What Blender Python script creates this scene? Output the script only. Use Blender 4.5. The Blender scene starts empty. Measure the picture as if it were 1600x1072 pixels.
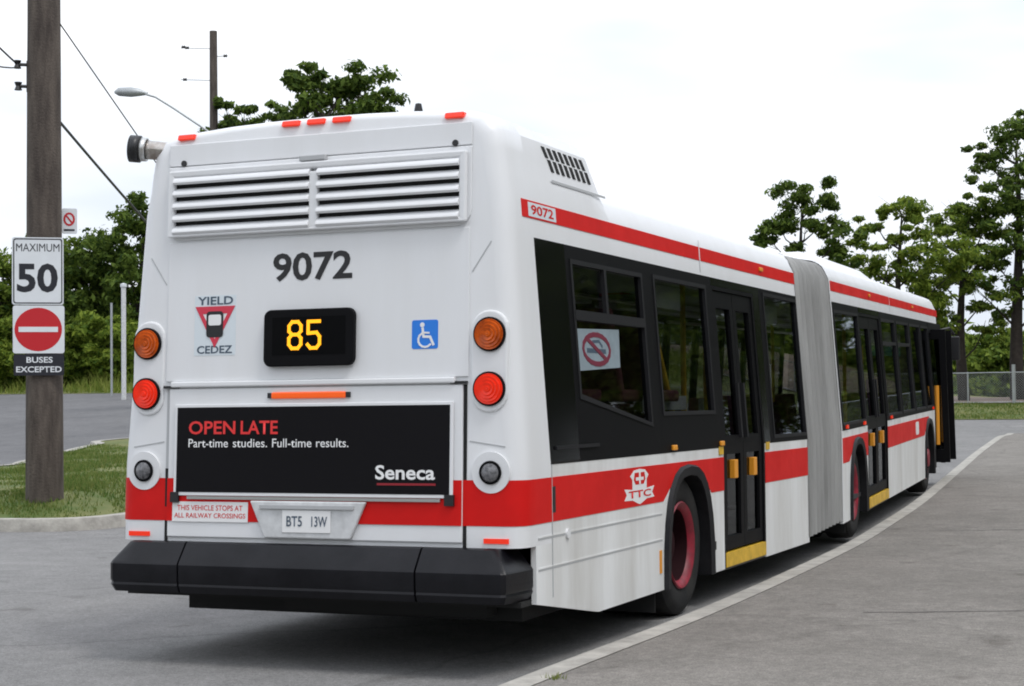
import bpy, bmesh, math, random
from mathutils import Vector, Matrix
random.seed(7)
R = math.radians
sc = bpy.context.scene

# ------------------------------------------------------------------ camera
CAM = Vector((4.8324, -8.4878, 1.4701))
YAW, PITCH, ROLL, FPX = 0.3997, 0.0358, 0.0112, 2687.98
cam_d = bpy.data.cameras.new("camera")
cam = bpy.data.objects.new("camera", cam_d)
sc.collection.objects.link(cam)
_c, _s, _cp, _sp = math.cos(YAW), math.sin(YAW), math.cos(PITCH), math.sin(PITCH)
fwd = Vector((-_s * _cp, _c * _cp, _sp)); rt0 = Vector((_c, _s, 0)); up0 = rt0.cross(fwd)
rt = math.cos(ROLL) * rt0 - math.sin(ROLL) * up0
up = math.sin(ROLL) * rt0 + math.cos(ROLL) * up0
M = Matrix((rt, up, -fwd)).transposed().to_4x4(); M.translation = CAM
cam.matrix_world = M
cam_d.sensor_width = 36; cam_d.lens = FPX / 1600 * 36
cam_d.clip_start = 0.1; cam_d.clip_end = 3000
sc.camera = cam

# ------------------------------------------------------------------ world, sun, exposure
SUN_EL, SUN_AZ = R(60), R(112)      # azimuth clockwise from +Y
world = bpy.data.worlds.new("World"); sc.world = world; world.use_nodes = True
nt = world.node_tree; nt.nodes.clear()
wo = nt.nodes.new("ShaderNodeOutputWorld"); bg = nt.nodes.new("ShaderNodeBackground")
sky = nt.nodes.new("ShaderNodeTexSky"); sky.sky_type = 'NISHITA'; sky.sun_disc = False
sky.sun_elevation = SUN_EL; sky.sun_rotation = SUN_AZ
sky.air_density = 1.0; sky.dust_density = 3.0; sky.ozone_density = 1.0
tc = nt.nodes.new("ShaderNodeTexCoord")
mp = nt.nodes.new("ShaderNodeMapping"); mp.inputs['Scale'].default_value = (1.6, 1.6, 6.0)
nz = nt.nodes.new("ShaderNodeTexNoise"); nz.inputs['Scale'].default_value = 1.7
nz.inputs['Detail'].default_value = 4; nz.inputs['Roughness'].default_value = 0.5
cr = nt.nodes.new("ShaderNodeValToRGB")
cr.color_ramp.elements[0].position = 0.42; cr.color_ramp.elements[0].color = (7.2, 7.75, 8.6, 1)
cr.color_ramp.elements[1].position = 0.66; cr.color_ramp.elements[1].color = (10.3, 10.4, 10.6, 1)
mx = nt.nodes.new("ShaderNodeMixRGB"); mx.inputs['Fac'].default_value = 0.90
L = nt.links.new
L(tc.outputs['Generated'], mp.inputs['Vector']); L(mp.outputs['Vector'], nz.inputs['Vector'])
sx_ = nt.nodes.new("ShaderNodeSeparateXYZ"); L(tc.outputs['Generated'], sx_.inputs['Vector'])
ov = nt.nodes.new("ShaderNodeMapRange")      # overcast sky: zenith brighter than the horizon
ov.inputs['From Min'].default_value = 0.0; ov.inputs['From Max'].default_value = 1.0
ov.inputs['To Min'].default_value = 1.0; ov.inputs['To Max'].default_value = 1.55
L(sx_.outputs['Z'], ov.inputs['Value'])
ml = nt.nodes.new("ShaderNodeVectorMath"); ml.operation = 'SCALE'
L(nz.outputs['Fac'], cr.inputs['Fac']); L(sky.outputs['Color'], mx.inputs['Color1'])
L(cr.outputs['Color'], mx.inputs['Color2']); L(mx.outputs['Color'], ml.inputs[0]); L(ov.outputs['Result'], ml.inputs['Scale']); L(ml.outputs['Vector'], bg.inputs['Color'])
bg.inputs['Strength'].default_value = 0.108
L(bg.outputs['Background'], wo.inputs['Surface'])
sun_d = bpy.data.lights.new("sun", 'SUN'); sun_d.energy = 1.2; sun_d.angle = R(16); sun_d.color = (1, 0.97, 0.93)
sun = bpy.data.objects.new("sun", sun_d); sc.collection.objects.link(sun)
sdir = Vector((math.sin(SUN_AZ) * math.cos(SUN_EL), math.cos(SUN_AZ) * math.cos(SUN_EL), math.sin(SUN_EL)))
sun.rotation_euler = sdir.to_track_quat('Z', 'Y').to_euler()
sc.view_settings.view_transform = 'Standard'; sc.view_settings.look = 'None'
sc.view_settings.exposure = 0.16; sc.view_settings.gamma = 1.0; sc.view_settings.use_curve_mapping = False
sc.cycles.use_denoising = True
sc.cycles.max_bounces = 8; sc.cycles.transparent_max_bounces = 16
sc.cycles.pixel_filter_type = 'BLACKMAN_HARRIS'; sc.cycles.filter_width = 1.9

# ------------------------------------------------------------------ materials
MATS = {}
def mat(name, col, rough=0.5, metal=0.0, spec=0.5, coat=0.0, emit=None, es=1.0, var=0.0, vscale=3.0,
        var_col=None, bump=0.0, bscale=40.0, streak=False, ior=None):
    m = bpy.data.materials.new(name); m.use_nodes = True
    n = m.node_tree.nodes; l = m.node_tree.links
    b = n['Principled BSDF']
    b.inputs['Base Color'].default_value = (*col, 1); b.inputs['Roughness'].default_value = rough
    b.inputs['Metallic'].default_value = metal; b.inputs['Specular IOR Level'].default_value = spec
    if ior: b.inputs['IOR'].default_value = ior
    if coat: b.inputs['Coat Weight'].default_value = coat; b.inputs['Coat Roughness'].default_value = 0.1
    if emit:
        b.inputs['Emission Color'].default_value = (*emit, 1); b.inputs['Emission Strength'].default_value = es
    t = n.new("ShaderNodeTexCoord")
    if var > 0:
        mpp = n.new("ShaderNodeMapping")
        mpp.inputs['Scale'].default_value = (1, 1, 0.18) if streak else (1, 1, 1)
        l.new(t.outputs['Object'], mpp.inputs['Vector'])
        a = n.new("ShaderNodeTexNoise"); a.inputs['Scale'].default_value = vscale
        a.inputs['Detail'].default_value = 6; a.inputs['Roughness'].default_value = 0.62
        l.new(mpp.outputs['Vector'], a.inputs['Vector'])
        r = n.new("ShaderNodeValToRGB")
        r.color_ramp.elements[0].position = 0.35; r.color_ramp.elements[1].position = 0.68
        vc = var_col or tuple(c * (1 - var) for c in col)
        r.color_ramp.elements[0].color = (*col, 1); r.color_ramp.elements[1].color = (*vc, 1)
        l.new(a.outputs['Fac'], r.inputs['Fac']); l.new(r.outputs['Color'], b.inputs['Base Color'])
        rr = n.new("ShaderNodeMapRange"); rr.inputs['To Min'].default_value = max(0.02, rough - 0.08)
        rr.inputs['To Max'].default_value = min(1, rough + 0.15)
        l.new(a.outputs['Fac'], rr.inputs['Value']); l.new(rr.outputs['Result'], b.inputs['Roughness'])
    if bump > 0:
        a2 = n.new("ShaderNodeTexNoise"); a2.inputs['Scale'].default_value = bscale; a2.inputs['Detail'].default_value = 5
        l.new(t.outputs['Object'], a2.inputs['Vector'])
        bu = n.new("ShaderNodeBump"); bu.inputs['Strength'].default_value = bump; bu.inputs['Distance'].default_value = 0.02
        l.new(a2.outputs['Fac'], bu.inputs['Height']); l.new(bu.outputs['Normal'], b.inputs['Normal'])
    MATS[name] = m
    return m

WHITE = mat('white_paint', (0.76, 0.77, 0.79), 0.35, coat=0.1, var=0.10, vscale=2.2, var_col=(0.715, 0.72, 0.73), streak=True)
SKIRT = mat('skirt_white', (0.77, 0.78, 0.78), 0.42, var=0.2, vscale=2.8, var_col=(0.58, 0.575, 0.555), streak=True)
RED = mat('red_stripe', (0.66, 0.008, 0.007), 0.45, spec=0.5, ior=1.28, var=0.15, vscale=2.5)
BLACKG = mat('black_glazing', (0.005, 0.005, 0.006), 0.10, spec=0.5, ior=1.22, var=0.3, vscale=2.0)
FRAME = mat('black_frame', (0.008, 0.008, 0.009), 0.45, spec=0.5, ior=1.12)
GREYF = mat('grey_window_trim', (0.020, 0.020, 0.022), 0.45, spec=0.5, ior=1.18)
RUBBER = mat('black_rubber', (0.010, 0.010, 0.012), 0.5, spec=0.5, ior=1.25, var=0.4, vscale=5, var_col=(0.022, 0.022, 0.024))
BUMP = mat('bumper_rubber', (0.005, 0.005, 0.007), 0.30, spec=0.5, ior=1.32, var=0.4, vscale=4, var_col=(0.012, 0.012, 0.015), bump=0.05, bscale=60)
TYRE = mat('tyre', (0.014, 0.014, 0.015), 0.75, spec=0.25, var=0.5, vscale=6, var_col=(0.03, 0.029, 0.027), bump=0.2, bscale=80)
RIM = mat('red_rim', (0.30, 0.008, 0.028), 0.42, var=0.5, vscale=9, var_col=(0.13, 0.008, 0.016))
HUB = mat('hub_dark', (0.022, 0.007, 0.009), 0.65, spec=0.5, ior=1.2)
UNDER = mat('underbody', (0.012, 0.012, 0.012), 0.8)
YELLOW = mat('yellow_paint', (0.75, 0.46, 0.03), 0.4, var=0.3, vscale=8)
ORANGEY = mat('orange_rail', (0.75, 0.30, 0.02), 0.4)
LAMPO = mat('amber_lens', (0.60, 0.10, 0.008), 0.2, spec=0.35, emit=(0.7, 0.12, 0.0), es=0.08, var=0.5, vscale=16, var_col=(0.22, 0.03, 0.003))
LAMPR = mat('red_lens', (0.72, 0.022, 0.008), 0.2, spec=0.35, emit=(1, 0.04, 0.008), es=0.22, var=0.4, vscale=16, var_col=(0.5, 0.02, 0.008))
LAMPC = mat('clear_lens', (0.20, 0.20, 0.21), 0.15, coat=0.4, var=0.7, vscale=40, var_col=(0.03, 0.03, 0.035))
MARK = mat('marker_lens', (0.80, 0.03, 0.012), 0.15, emit=(1, 0.05, 0.01), es=0.25)
BRAKE = mat('brake_lens', (0.80, 0.10, 0.015), 0.2, emit=(1, 0.14, 0.01), es=0.25)
BLACK = mat('black_print', (0.012, 0.012, 0.014), 0.4)
ADBLK = mat('ad_black', (0.008, 0.0075, 0.009), 0.25, spec=0.5, ior=1.22)
ADRED = mat('ad_red', (0.75, 0.03, 0.03), 0.4)
ADWHT = mat('ad_white', (0.80, 0.80, 0.80), 0.4)
ADDRK = mat('ad_dark_red', (0.28, 0.01, 0.02), 0.4)
DKGAP = mat('gap_black', (0.006, 0.006, 0.006), 0.8)
SEAM = mat('seam_grey', (0.42, 0.43, 0.44), 0.6)
DIMRED = mat('print_maroon', (0.17, 0.02, 0.045), 0.4)
STICKD = mat('sticker_glass_dim', (0.26, 0.32, 0.36), 0.4, var=0.2, vscale=9)  # sticker colour darkened to stand in for tinted glass over it
STICK = mat('sticker_pale', (0.66, 0.72, 0.76), 0.35)
NAVY = mat('print_slate', (0.06, 0.09, 0.13), 0.4)
PINKR = mat('print_red', (0.62, 0.035, 0.07), 0.4)
BLUE = mat('sticker_blue', (0.02, 0.20, 0.72), 0.3)
LEDM = mat('led_amber', (0.6, 0.3, 0.01), 0.4, emit=(1.0, 0.36, 0.0), es=1.2)
PLATE = mat('plate_grey', (0.66, 0.67, 0.68), 0.4, var=0.25, vscale=12)
BELLOW = mat('bellows_grey', (0.32, 0.32, 0.315), 0.6, var=0.45, vscale=3, var_col=(0.19, 0.19, 0.185), streak=True)
STEEL = mat('steel', (0.55, 0.55, 0.54), 0.3, metal=0.9)
CHROME = mat('exhaust_steel', (0.62, 0.60, 0.57), 0.25, metal=0.9, var=0.7, vscale=8, var_col=(0.20, 0.13, 0.09))
GALV = mat('galvanised', (0.42, 0.44, 0.45), 0.45, metal=0.6, var=0.2)
SEATM = mat('seat_fabric', (0.10, 0.02, 0.03), 0.8)
INTER = mat('interior_grey', (0.45, 0.46, 0.47), 0.5)
INTFL = mat('interior_floor', (0.03, 0.03, 0.033), 0.7)
TEAL = mat('panel_teal', (0.03, 0.26, 0.22), 0.5)
WOOD = mat('weathered_wood', (0.105, 0.085, 0.070), 0.85, var=0.6, vscale=9, var_col=(0.045, 0.035, 0.03), streak=True, bump=0.5, bscale=35)
SIGNW = mat('sign_white', (0.70, 0.73, 0.76), 0.35, var=0.08, vscale=4)
SIGNR = mat('sign_red', (0.50, 0.012, 0.02), 0.35)
SIGNB = mat('sign_black', (0.012, 0.013, 0.02), 0.4)
CONC = mat('concrete_kerb', (0.43, 0.41, 0.37), 0.85, var=0.4, vscale=5, bump=0.35, bscale=30)
DIRT = mat('dirt_field', (0.17, 0.12, 0.095), 0.95, var=0.3, vscale=0.5)

def glass(name, tint):
    m = bpy.data.materials.new(name); m.use_nodes = True
    n = m.node_tree.nodes; l = m.node_tree.links; n.clear()
    o = n.new("ShaderNodeOutputMaterial"); mixn = n.new("ShaderNodeMixShader")
    tr = n.new("ShaderNodeBsdfTransparent"); tr.inputs['Color'].default_value = (*tint, 1)
    gl = n.new("ShaderNodeBsdfGlossy"); gl.inputs['Roughness'].default_value = 0.02
    gl.inputs['Color'].default_value = (0.8, 0.85, 0.9, 1)
    fr = n.new("ShaderNodeFresnel"); fr.inputs['IOR'].default_value = 1.28
    gm = n.new("ShaderNodeNewGeometry"); inv = n.new("ShaderNodeMath"); inv.operation = 'SUBTRACT'; inv.inputs[0].default_value = 1.0
    l.new(gm.outputs['Backfacing'], inv.inputs[1]); mu = n.new("ShaderNodeMath"); mu.operation = 'MULTIPLY'
    l.new(fr.outputs['Fac'], mu.inputs[0]); l.new(inv.outputs[0], mu.inputs[1]); l.new(mu.outputs[0], mixn.inputs['Fac']); l.new(tr.outputs['BSDF'], mixn.inputs[1]); l.new(gl.outputs['BSDF'], mixn.inputs[2])
    l.new(mixn.outputs['Shader'], o.inputs['Surface'])
    return m
GLASS = glass('tinted_glass', (0.60, 0.61, 0.61))

def ground_mat(name, base, dark, light, crack=0.5, patch=0.35, joint=None):
    m = bpy.data.materials.new(name); m.use_nodes = True
    n = m.node_tree.nodes; l = m.node_tree.links; b = n['Principled BSDF']
    b.inputs['Roughness'].default_value = 0.92; b.inputs['Specular IOR Level'].default_value = 0.25
    t = n.new("ShaderNodeTexCoord")
    def noise(s, d=6, r=0.6):
        a = n.new("ShaderNodeTexNoise"); a.inputs['Scale'].default_value = s; a.inputs['Detail'].default_value = d
        a.inputs['Roughness'].default_value = r; l.new(t.outputs['Object'], a.inputs['Vector']); return a
    def ramp(src, p0, p1, c0, c1):
        r = n.new("ShaderNodeValToRGB"); r.color_ramp.elements[0].position = p0; r.color_ramp.elements[1].position = p1
        r.color_ramp.elements[0].color = (*c0, 1); r.color_ramp.elements[1].color = (*c1, 1); l.new(src, r.inputs['Fac']); return r
    def mixc(kind, fac, a, bb):
        x = n.new("ShaderNodeMixRGB"); x.blend_type = kind; x.inputs['Fac'].default_value = fac
        l.new(a, x.inputs['Color1']); l.new(bb, x.inputs['Color2']); return x
    big = ramp(noise(0.35, 5).outputs['Fac'], 0.35, 0.68, dark, light)
    mid = ramp(noise(3.5, 6, 0.7).outputs['Fac'], 0.3, 0.7, (0.82,) * 3, (1.12,) * 3)
    fine = ramp(noise(95, 3, 0.75).outputs['Fac'], 0.36, 0.66, (0.62,) * 3, (1.38,) * 3)
    c1 = mixc('MULTIPLY', 1.0, big.outputs['Color'], mid.outputs['Color'])
    c2 = mixc('MULTIPLY', 0.8, c1.outputs['Color'], fine.outputs['Color'])
    # stains with a shape of their own
    st = ramp(noise(0.9, 8, 0.75).outputs['Fac'], 0.60, 0.74, (1, 1, 1), (1 - patch,) * 3)
    c3 = mixc('MULTIPLY', 1.0, c2.outputs['Color'], st.outputs['Color'])
    sp = ramp(noise(2.4, 3, 0.5).outputs['Fac'], 0.66, 0.72, (1, 1, 1), (0.74, 0.73, 0.72))
    c3 = mixc('MULTIPLY', 1.0, c3.outputs['Color'], sp.outputs['Color'])
    gr2 = ramp(noise(28, 4, 0.8).outputs['Fac'], 0.33, 0.67, (0.80,) * 3, (1.20,) * 3)
    c3 = mixc('MULTIPLY', 1.0, c3.outputs['Color'], gr2.outputs['Color'])
    # cracks
    wn = noise(1.3, 4); mw = n.new("ShaderNodeMixRGB"); mw.inputs['Fac'].default_value = 0.35
    l.new(t.outputs['Object'], mw.inputs['Color1']); l.new(wn.outputs['Color'], mw.inputs['Color2'])
    vo = n.new("ShaderNodeTexVoronoi"); vo.feature = 'DISTANCE_TO_EDGE'; vo.inputs['Scale'].default_value = 0.42
    l.new(mw.outputs['Color'], vo.inputs['Vector'])
    ck = ramp(vo.outputs['Distance'], 0.0, 0.010, (1 - crack,) * 3, (1, 1, 1))
    c4 = mixc('MULTIPLY', 1.0, c3.outputs['Color'], ck.outputs['Color'])
    l.new(c4.outputs['Color'], b.inputs['Base Color'])
    bu = n.new("ShaderNodeBump"); bu.inputs['Strength'].default_value = 0.45; bu.inputs['Distance'].default_value = 0.008
    l.new(fine.outputs['Color'], bu.inputs['Height']); l.new(bu.outputs['Normal'], b.inputs['Normal'])
    return m
ASPH2 = ground_mat('asphalt_street', None, (0.125, 0.125, 0.130), (0.165, 0.164, 0.168), crack=0.2, patch=0.2)
ASPH = ground_mat('asphalt_road', None, (0.195, 0.193, 0.191), (0.240, 0.236, 0.232), crack=0.22, patch=0.22)
PLAT = ground_mat('asphalt_platform', None, (0.188, 0.175, 0.158), (0.240, 0.224, 0.204), crack=0.16, patch=0.3)

def grass_mat(name, c0, c1, rnd=False, transl=0.25):
    m = bpy.data.materials.new(name); m.use_nodes = True
    n = m.node_tree.nodes; l = m.node_tree.links; b = n['Principled BSDF']; o = n['Material Output']
    b.inputs['Roughness'].default_value = 0.75; b.inputs['Specular IOR Level'].default_value = 0.2
    r = n.new("ShaderNodeValToRGB"); r.color_ramp.elements[0].color = (*c0, 1); r.color_ramp.elements[1].color = (*c1, 1)
    if rnd:
        gm = n.new("ShaderNodeNewGeometry"); l.new(gm.outputs['Random Per Island'], r.inputs['Fac'])
        tl = n.new("ShaderNodeBsdfTranslucent"); l.new(r.outputs['Color'], tl.inputs['Color'])
        ms = n.new("ShaderNodeMixShader"); ms.inputs['Fac'].default_value = transl
        l.new(b.outputs['BSDF'], ms.inputs[1]); l.new(tl.outputs['BSDF'], ms.inputs[2]); l.new(ms.outputs['Shader'], o.inputs['Surface'])
    else:
        t = n.new("ShaderNodeTexCoord"); a = n.new("ShaderNodeTexNoise"); a.inputs['Scale'].default_value = 0.8; a.inputs['Detail'].default_value = 8
        a.inputs['Roughness'].default_value = 0.7
        l.new(t.outputs['Object'], a.inputs['Vector']); l.new(a.outputs['Fac'], r.inputs['Fac'])
        r.color_ramp.elements[0].position = 0.35; r.color_ramp.elements[1].position = 0.65
    l.new(r.outputs['Color'], b.inputs['Base Color'])
    return m
SOIL = grass_mat('turf', (0.060, 0.10, 0.020), (0.17, 0.165, 0.06))
BLADE = grass_mat('grass_blades', (0.06, 0.13, 0.02), (0.20, 0.22, 0.065), True, 0.3)
WEED = grass_mat('weed_blades', (0.10, 0.16, 0.02), (0.24, 0.26, 0.06), True, 0.3)
LEAF_D = grass_mat('leaf_dark', (0.028, 0.062, 0.011), (0.15, 0.215, 0.034), True, 0.38)
LEAF_M = grass_mat('leaf_mid', (0.042, 0.090, 0.013), (0.22, 0.29, 0.042), True, 0.4)
LEAF_Y = grass_mat('leaf_light', (0.055, 0.11, 0.013), (0.26, 0.33, 0.045), True, 0.42)
BARK = mat('bark', (0.045, 0.036, 0.030), 0.9, var=0.4, vscale=6)

# ------------------------------------------------------------------ helpers
COL = sc.collection
def link_mesh(name, me, m, parent=None, smooth=None, bevel=0):
    if m is not None: me.materials.append(m)
    ob = bpy.data.objects.new(name, me); COL.objects.link(ob)
    if parent: ob.parent = parent
    if smooth is not None:
        for p in me.polygons: p.use_smooth = True
        me.set_sharp_from_angle(angle=R(smooth))
    if bevel:
        bv = ob.modifiers.new('bevel', 'BEVEL'); bv.width = bevel; bv.segments = 2; bv.limit_method = 'ANGLE'; bv.angle_limit = R(40)
    return ob

class MB:
    def __init__(self): self.v = []; self.f = []
    def add(self, vs, fs):
        o = len(self.v); self.v += [tuple(p) for p in vs]; self.f += [tuple(i + o for i in f) for f in fs]; return self
    def box8(self, p):   # p[0..3] one face loop, p[4..7] the opposite, same order
        return self.add(p, [(0, 1, 2, 3), (7, 6, 5, 4), (0, 4, 5, 1), (1, 5, 6, 2), (2, 6, 7, 3), (3, 7, 4, 0)])
    def box(self, x0, x1, y0, y1, z0, z1, T=lambda p: p):
        return self.box8([T(p) for p in ((x0, y0, z0), (x1, y0, z0), (x1, y1, z0), (x0, y1, z0), (x0, y0, z1), (x1, y0, z1), (x1, y1, z1), (x0, y1, z1))])
    def prism(self, A, B):   # polygon loop A extruded to loop B
        n = len(A)
        return self.add(list(A) + list(B), [tuple(range(n)), tuple(range(2 * n - 1, n - 1, -1))] + [(i, i + n, (i + 1) % n + n, (i + 1) % n) for i in range(n)])
    def ring(self, A, B, A2, B2):  # outer loop A, inner loop B (front); A2,B2 back
        n = len(A); fs = []
        for i in range(n):
            j = (i + 1) % n
            fs += [(i, j, n + j, n + i), (2 * n + i, 3 * n + i, 3 * n + j, 2 * n + j), (i, 2 * n + i, 2 * n + j, j), (n + i, n + j, 3 * n + j, 3 * n + i)]
        return self.add(list(A) + list(B) + list(A2) + list(B2), fs)
    def tube(self, pts, rad, seg=8, cap=True):
        pts = [Vector(p) for p in pts]
        if not hasattr(rad, '__len__'): rad = [rad] * len(pts)
        o = len(self.v); prevn = None
        for i, p in enumerate(pts):
            d = (pts[min(i + 1, len(pts) - 1)] - pts[max(i - 1, 0)]).normalized()
            a = Vector((0, 0, 1)) if abs(d.z) < 0.9 else Vector((1, 0, 0))
            if prevn is None: u = d.cross(a).normalized()
            else: u = (prevn - d * prevn.dot(d)).normalized()
            prevn = u; w = d.cross(u)
            for k in range(seg):
                t = 2 * math.pi * k / seg; q = p + (u * math.cos(t) + w * math.sin(t)) * rad[i]; self.v.append(tuple(q))
        for i in range(len(pts) - 1):
            for k in range(seg):
                k2 = (k + 1) % seg
                self.f.append((o + i * seg + k, o + i * seg + k2, o + (i + 1) * seg + k2, o + (i + 1) * seg + k))
        if cap:
            self.f.append(tuple(o + k for k in range(seg))[::-1]); e = o + (len(pts) - 1) * seg; self.f.append(tuple(e + k for k in range(seg)))
        return self
    def lathe(self, prof, O, ax, u, seg=32):  # prof: (radius, along)
        O, ax, u = Vector(O), Vector(ax).normalized(), Vector(u).normalized(); w = ax.cross(u); o = len(self.v)
        for r, h in prof:
            for k in range(seg):
                t = 2 * math.pi * k / seg; self.v.append(tuple(O + ax * h + (u * math.cos(t) + w * math.sin(t)) * r))
        for i in range(len(prof) - 1):
            for k in range(seg):
                k2 = (k + 1) % seg; self.f.append((o + i * seg + k, o + (i + 1) * seg + k, o + (i + 1) * seg + k2, o + i * seg + k2))
        return self
    def grid(self, rows, closed=False):
        o = len(self.v); n = len(rows[0])
        for r in rows: self.v += [tuple(p) for p in r]
        for i in range(len(rows) - 1):
            for j in range(n - 1):
                self.f.append((o + i * n + j, o + i * n + j + 1, o + (i + 1) * n + j + 1, o + (i + 1) * n + j))
        return self
    def mesh(self, name, recalc=True):
        me = bpy.data.meshes.new(name); me.from_pydata(self.v, [], self.f)
        if recalc:
            bm = bmesh.new(); bm.from_mesh(me); bmesh.ops.recalc_face_normals(bm, faces=bm.faces); bm.to_mesh(me); bm.free()
        me.update(); return me
    def build(self, name, m, parent=None, smooth=None, bevel=0, recalc=True):
        return link_mesh(name, self.mesh(name, recalc), m, parent, smooth, bevel)

def empty(name, loc=(0, 0, 0)):
    e = bpy.data.objects.new(name, None); e.location = loc; COL.objects.link(e); e.empty_display_size = 0.2; return e
def tag(o, label=None, cat=None, group=None, kind=None):
    if label: o['label'] = label
    if cat: o['category'] = cat
    if group: o['group'] = group
    if kind: o['kind'] = kind
    return o

def text_mesh(s, x0, x1, z0, z1, P, m, name, parent, bold=0.0, shear=0.0):
    """flat lettering: fitted to the rectangle x0..x1, z0..z1, mapped by P(x, z)"""
    cu = bpy.data.curves.new('t', 'FONT'); cu.body = s; cu.size = 1; cu.offset = bold; cu.shear = shear; cu.resolution_u = 3
    ob = bpy.data.objects.new('t', cu); COL.objects.link(ob)
    dg = bpy.context.evaluated_depsgraph_get(); me = bpy.data.meshes.new_from_object(ob.evaluated_get(dg))
    bpy.data.objects.remove(ob); bpy.data.curves.remove(cu)
    xs = [v.co.x for v in me.vertices]; ys = [v.co.y for v in me.vertices]
    ax, bx, ay, by = min(xs), max(xs), min(ys), max(ys)
    for v in me.vertices:
        v.co = P(x0 + (v.co.x - ax) / (bx - ax) * (x1 - x0), z0 + (v.co.y - ay) / (by - ay) * (z1 - z0))
    me.materials.clear(); me.name = name
    return link_mesh(name, me, m, parent)

def ss(a, b, x):
    t = min(1, max(0, (x - a) / (b - a))); return t * t * (3 - 2 * t)
def rampf(x, w): return 0 if x <= -w else (x if x >= w else (x + w) ** 2 / (4 * w))

# ------------------------------------------------------------------ terrain
def g(x, y):
    h = 0.018 * rampf(min(y, 75) - 8.2, 1.2)
    h += 0.045 * rampf(min(y, 80) - 30, 6) * ss(-8, -20, x)
    h += 0.2 * ss(-9.5, -15, x) * ss(9, 15, y)
    return h
def far_edge(x): return 51.3 - 0.09 * (x + 2)
def strip(A, B, nA, nB, zf):
    """ruled sheet between polylines A and B (equal lengths), draped on zf"""
    rows = []
    def samp(P, t):
        k = t * (len(P) - 1); i = min(int(k), len(P) - 2); f = k - i
        return (P[i][0] * (1 - f) + P[i + 1][0] * f, P[i][1] * (1 - f) + P[i + 1][1] * f)
    for i in range(nA + 1):
        a, b = samp(A, i / nA), samp(B, i / nA); r = []
        for j in range(nB + 1):
            f = j / nB; x, y = a[0] * (1 - f) + b[0] * f, a[1] * (1 - f) + b[1] * f; r.append((x, y, zf(x, y)))
        rows.append(r)
    return MB().grid(rows)

def berm(x, y):   # grass rising beyond the asphalt
    d = y - far_edge(x)
    lft = ss(-12, -30, x)
    return g(x, y) + 0.02 + 0.30 * ss(0, 9, d) * (1 - lft) + lft * 1.2 * ss(0, 16, d)
ground = strip([(-420, -150), (-420, 900)], [(420, -150), (420, 900)], 60, 60, lambda x, y: g(x, y) - 0.35).build('ground', SOIL, recalc=False)
tag(ground, kind='structure')
rd = strip([(-130, -60), (-130, 20), (-130, far_edge(-130))], [(60, -60), (60, 20), (60, far_edge(60))], 160, 150, g).build('road', ASPH, smooth=30, recalc=False)
tag(rd, kind='structure')
vg = strip([(-150 + i * 10, far_edge(-150 + i * 10)) for i in range(24)], [(-150 + i * 10, 150) for i in range(24)], 92, 60, berm).build('grass_verge', SOIL, smooth=30, recalc=False)
tag(vg, kind='structure')
df = strip([(-40 + i * 5, far_edge(-40 + i * 5) + 10.5) for i in range(17)], [(-40 + i * 5, 88) for i in range(17)], 32, 10, lambda x, y: berm(x, y) + 0.03).build('dirt_field', DIRT, recalc=False)
tag(df, kind='structure')

# kerb and platform on the right of the bus
KERB = [(1.60, -30), (1.60, -12), (1.60, -4), (1.59, -0.8), (1.60, 0.3), (1.62, 1.8), (1.58, 4.0), (1.47, 7.0), (1.34, 9.5), (1.17, 12.6), (0.91, 16), (0.52, 20.8),
        (0.07, 26.4), (-0.51, 34.6), (-0.83, 39)]
def dens(P, n):
    out = []
    for i in range(len(P) - 1):
        for k in range(n):
            # Catmull-Rom
            p0, p1, p2, p3 = P[max(i - 1, 0)], P[i], P[i + 1], P[min(i + 2, len(P) - 1)]; t = k / n
            out.append(tuple(0.5 * (2 * p1[c] + (-p0[c] + p2[c]) * t + (2 * p0[c] - 5 * p1[c] + 4 * p2[c] - p3[c]) * t * t + (-p0[c] + 3 * p1[c] - 3 * p2[c] + p3[c]) * t ** 3) for c in (0, 1)))
    out.append(P[-1]); return out
KD = dens(KERB, 8)
def kh(y): return 0.125 * (1 - ss(33, 39, y)) + 0.006
def offset_line(P, d):
    out = []
    for i, p in enumerate(P):
        a, b = P[max(i - 1, 0)], P[min(i + 1, len(P) - 1)]; tx, ty = b[0] - a[0], b[1] - a[1]; l = math.hypot(tx, ty)
        out.append((p[0] + ty / l * d, p[1] - tx / l * d))
    return out
def kerb_mesh(P, w, hf, slot=True):
    prof = [(0.0, 0.0), (0.012, 0.7), (0.03, 0.97), (0.06, 1.0), (w, 1.0)]
    rows = []
    for d, hh in prof:
        rows.append([(x, y, g(x0, y0) + hf(y0) * hh - (0.01 if hh == 0 else 0)) for (x, y), (x0, y0) in zip(offset_line(P, d), P)])
    return MB().grid(rows)
kb = kerb_mesh([(x - 0.09, y) for x, y in KD], 0.19, kh).build('kerb', CONC, smooth=40)
tag(kb, kind='structure')
PO = offset_line([(x - 0.09, y) for x, y in KD], 0.188)
pl = strip(PO, [(45, y) for x, y in PO], len(PO) - 1, 60, lambda x, y: g(x, y) + kh(y) - 0.004).build('platform', PLAT, smooth=30, recalc=False)
tag(pl, kind='structure')
def tar_seam(P, w, seed):
    rnd = random.Random(seed); A = []; B = []
    for i in range(len(P) - 1):
        for k in range(10):
            t = k / 10; x = P[i][0] * (1 - t) + P[i + 1][0] * t; y = P[i][1] * (1 - t) + P[i + 1][1] * t + rnd.gauss(0, 0.012); ww = w * rnd.uniform(0.3, 1.0)
            z = g(x, y) + kh(y) - 0.004 + 0.004
            A.append((x, y - ww, z)); B.append((x, y + ww, z))
    return MB().grid([A, B]).build('tar_seam', DIRTK, pl, recalc=False)
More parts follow.
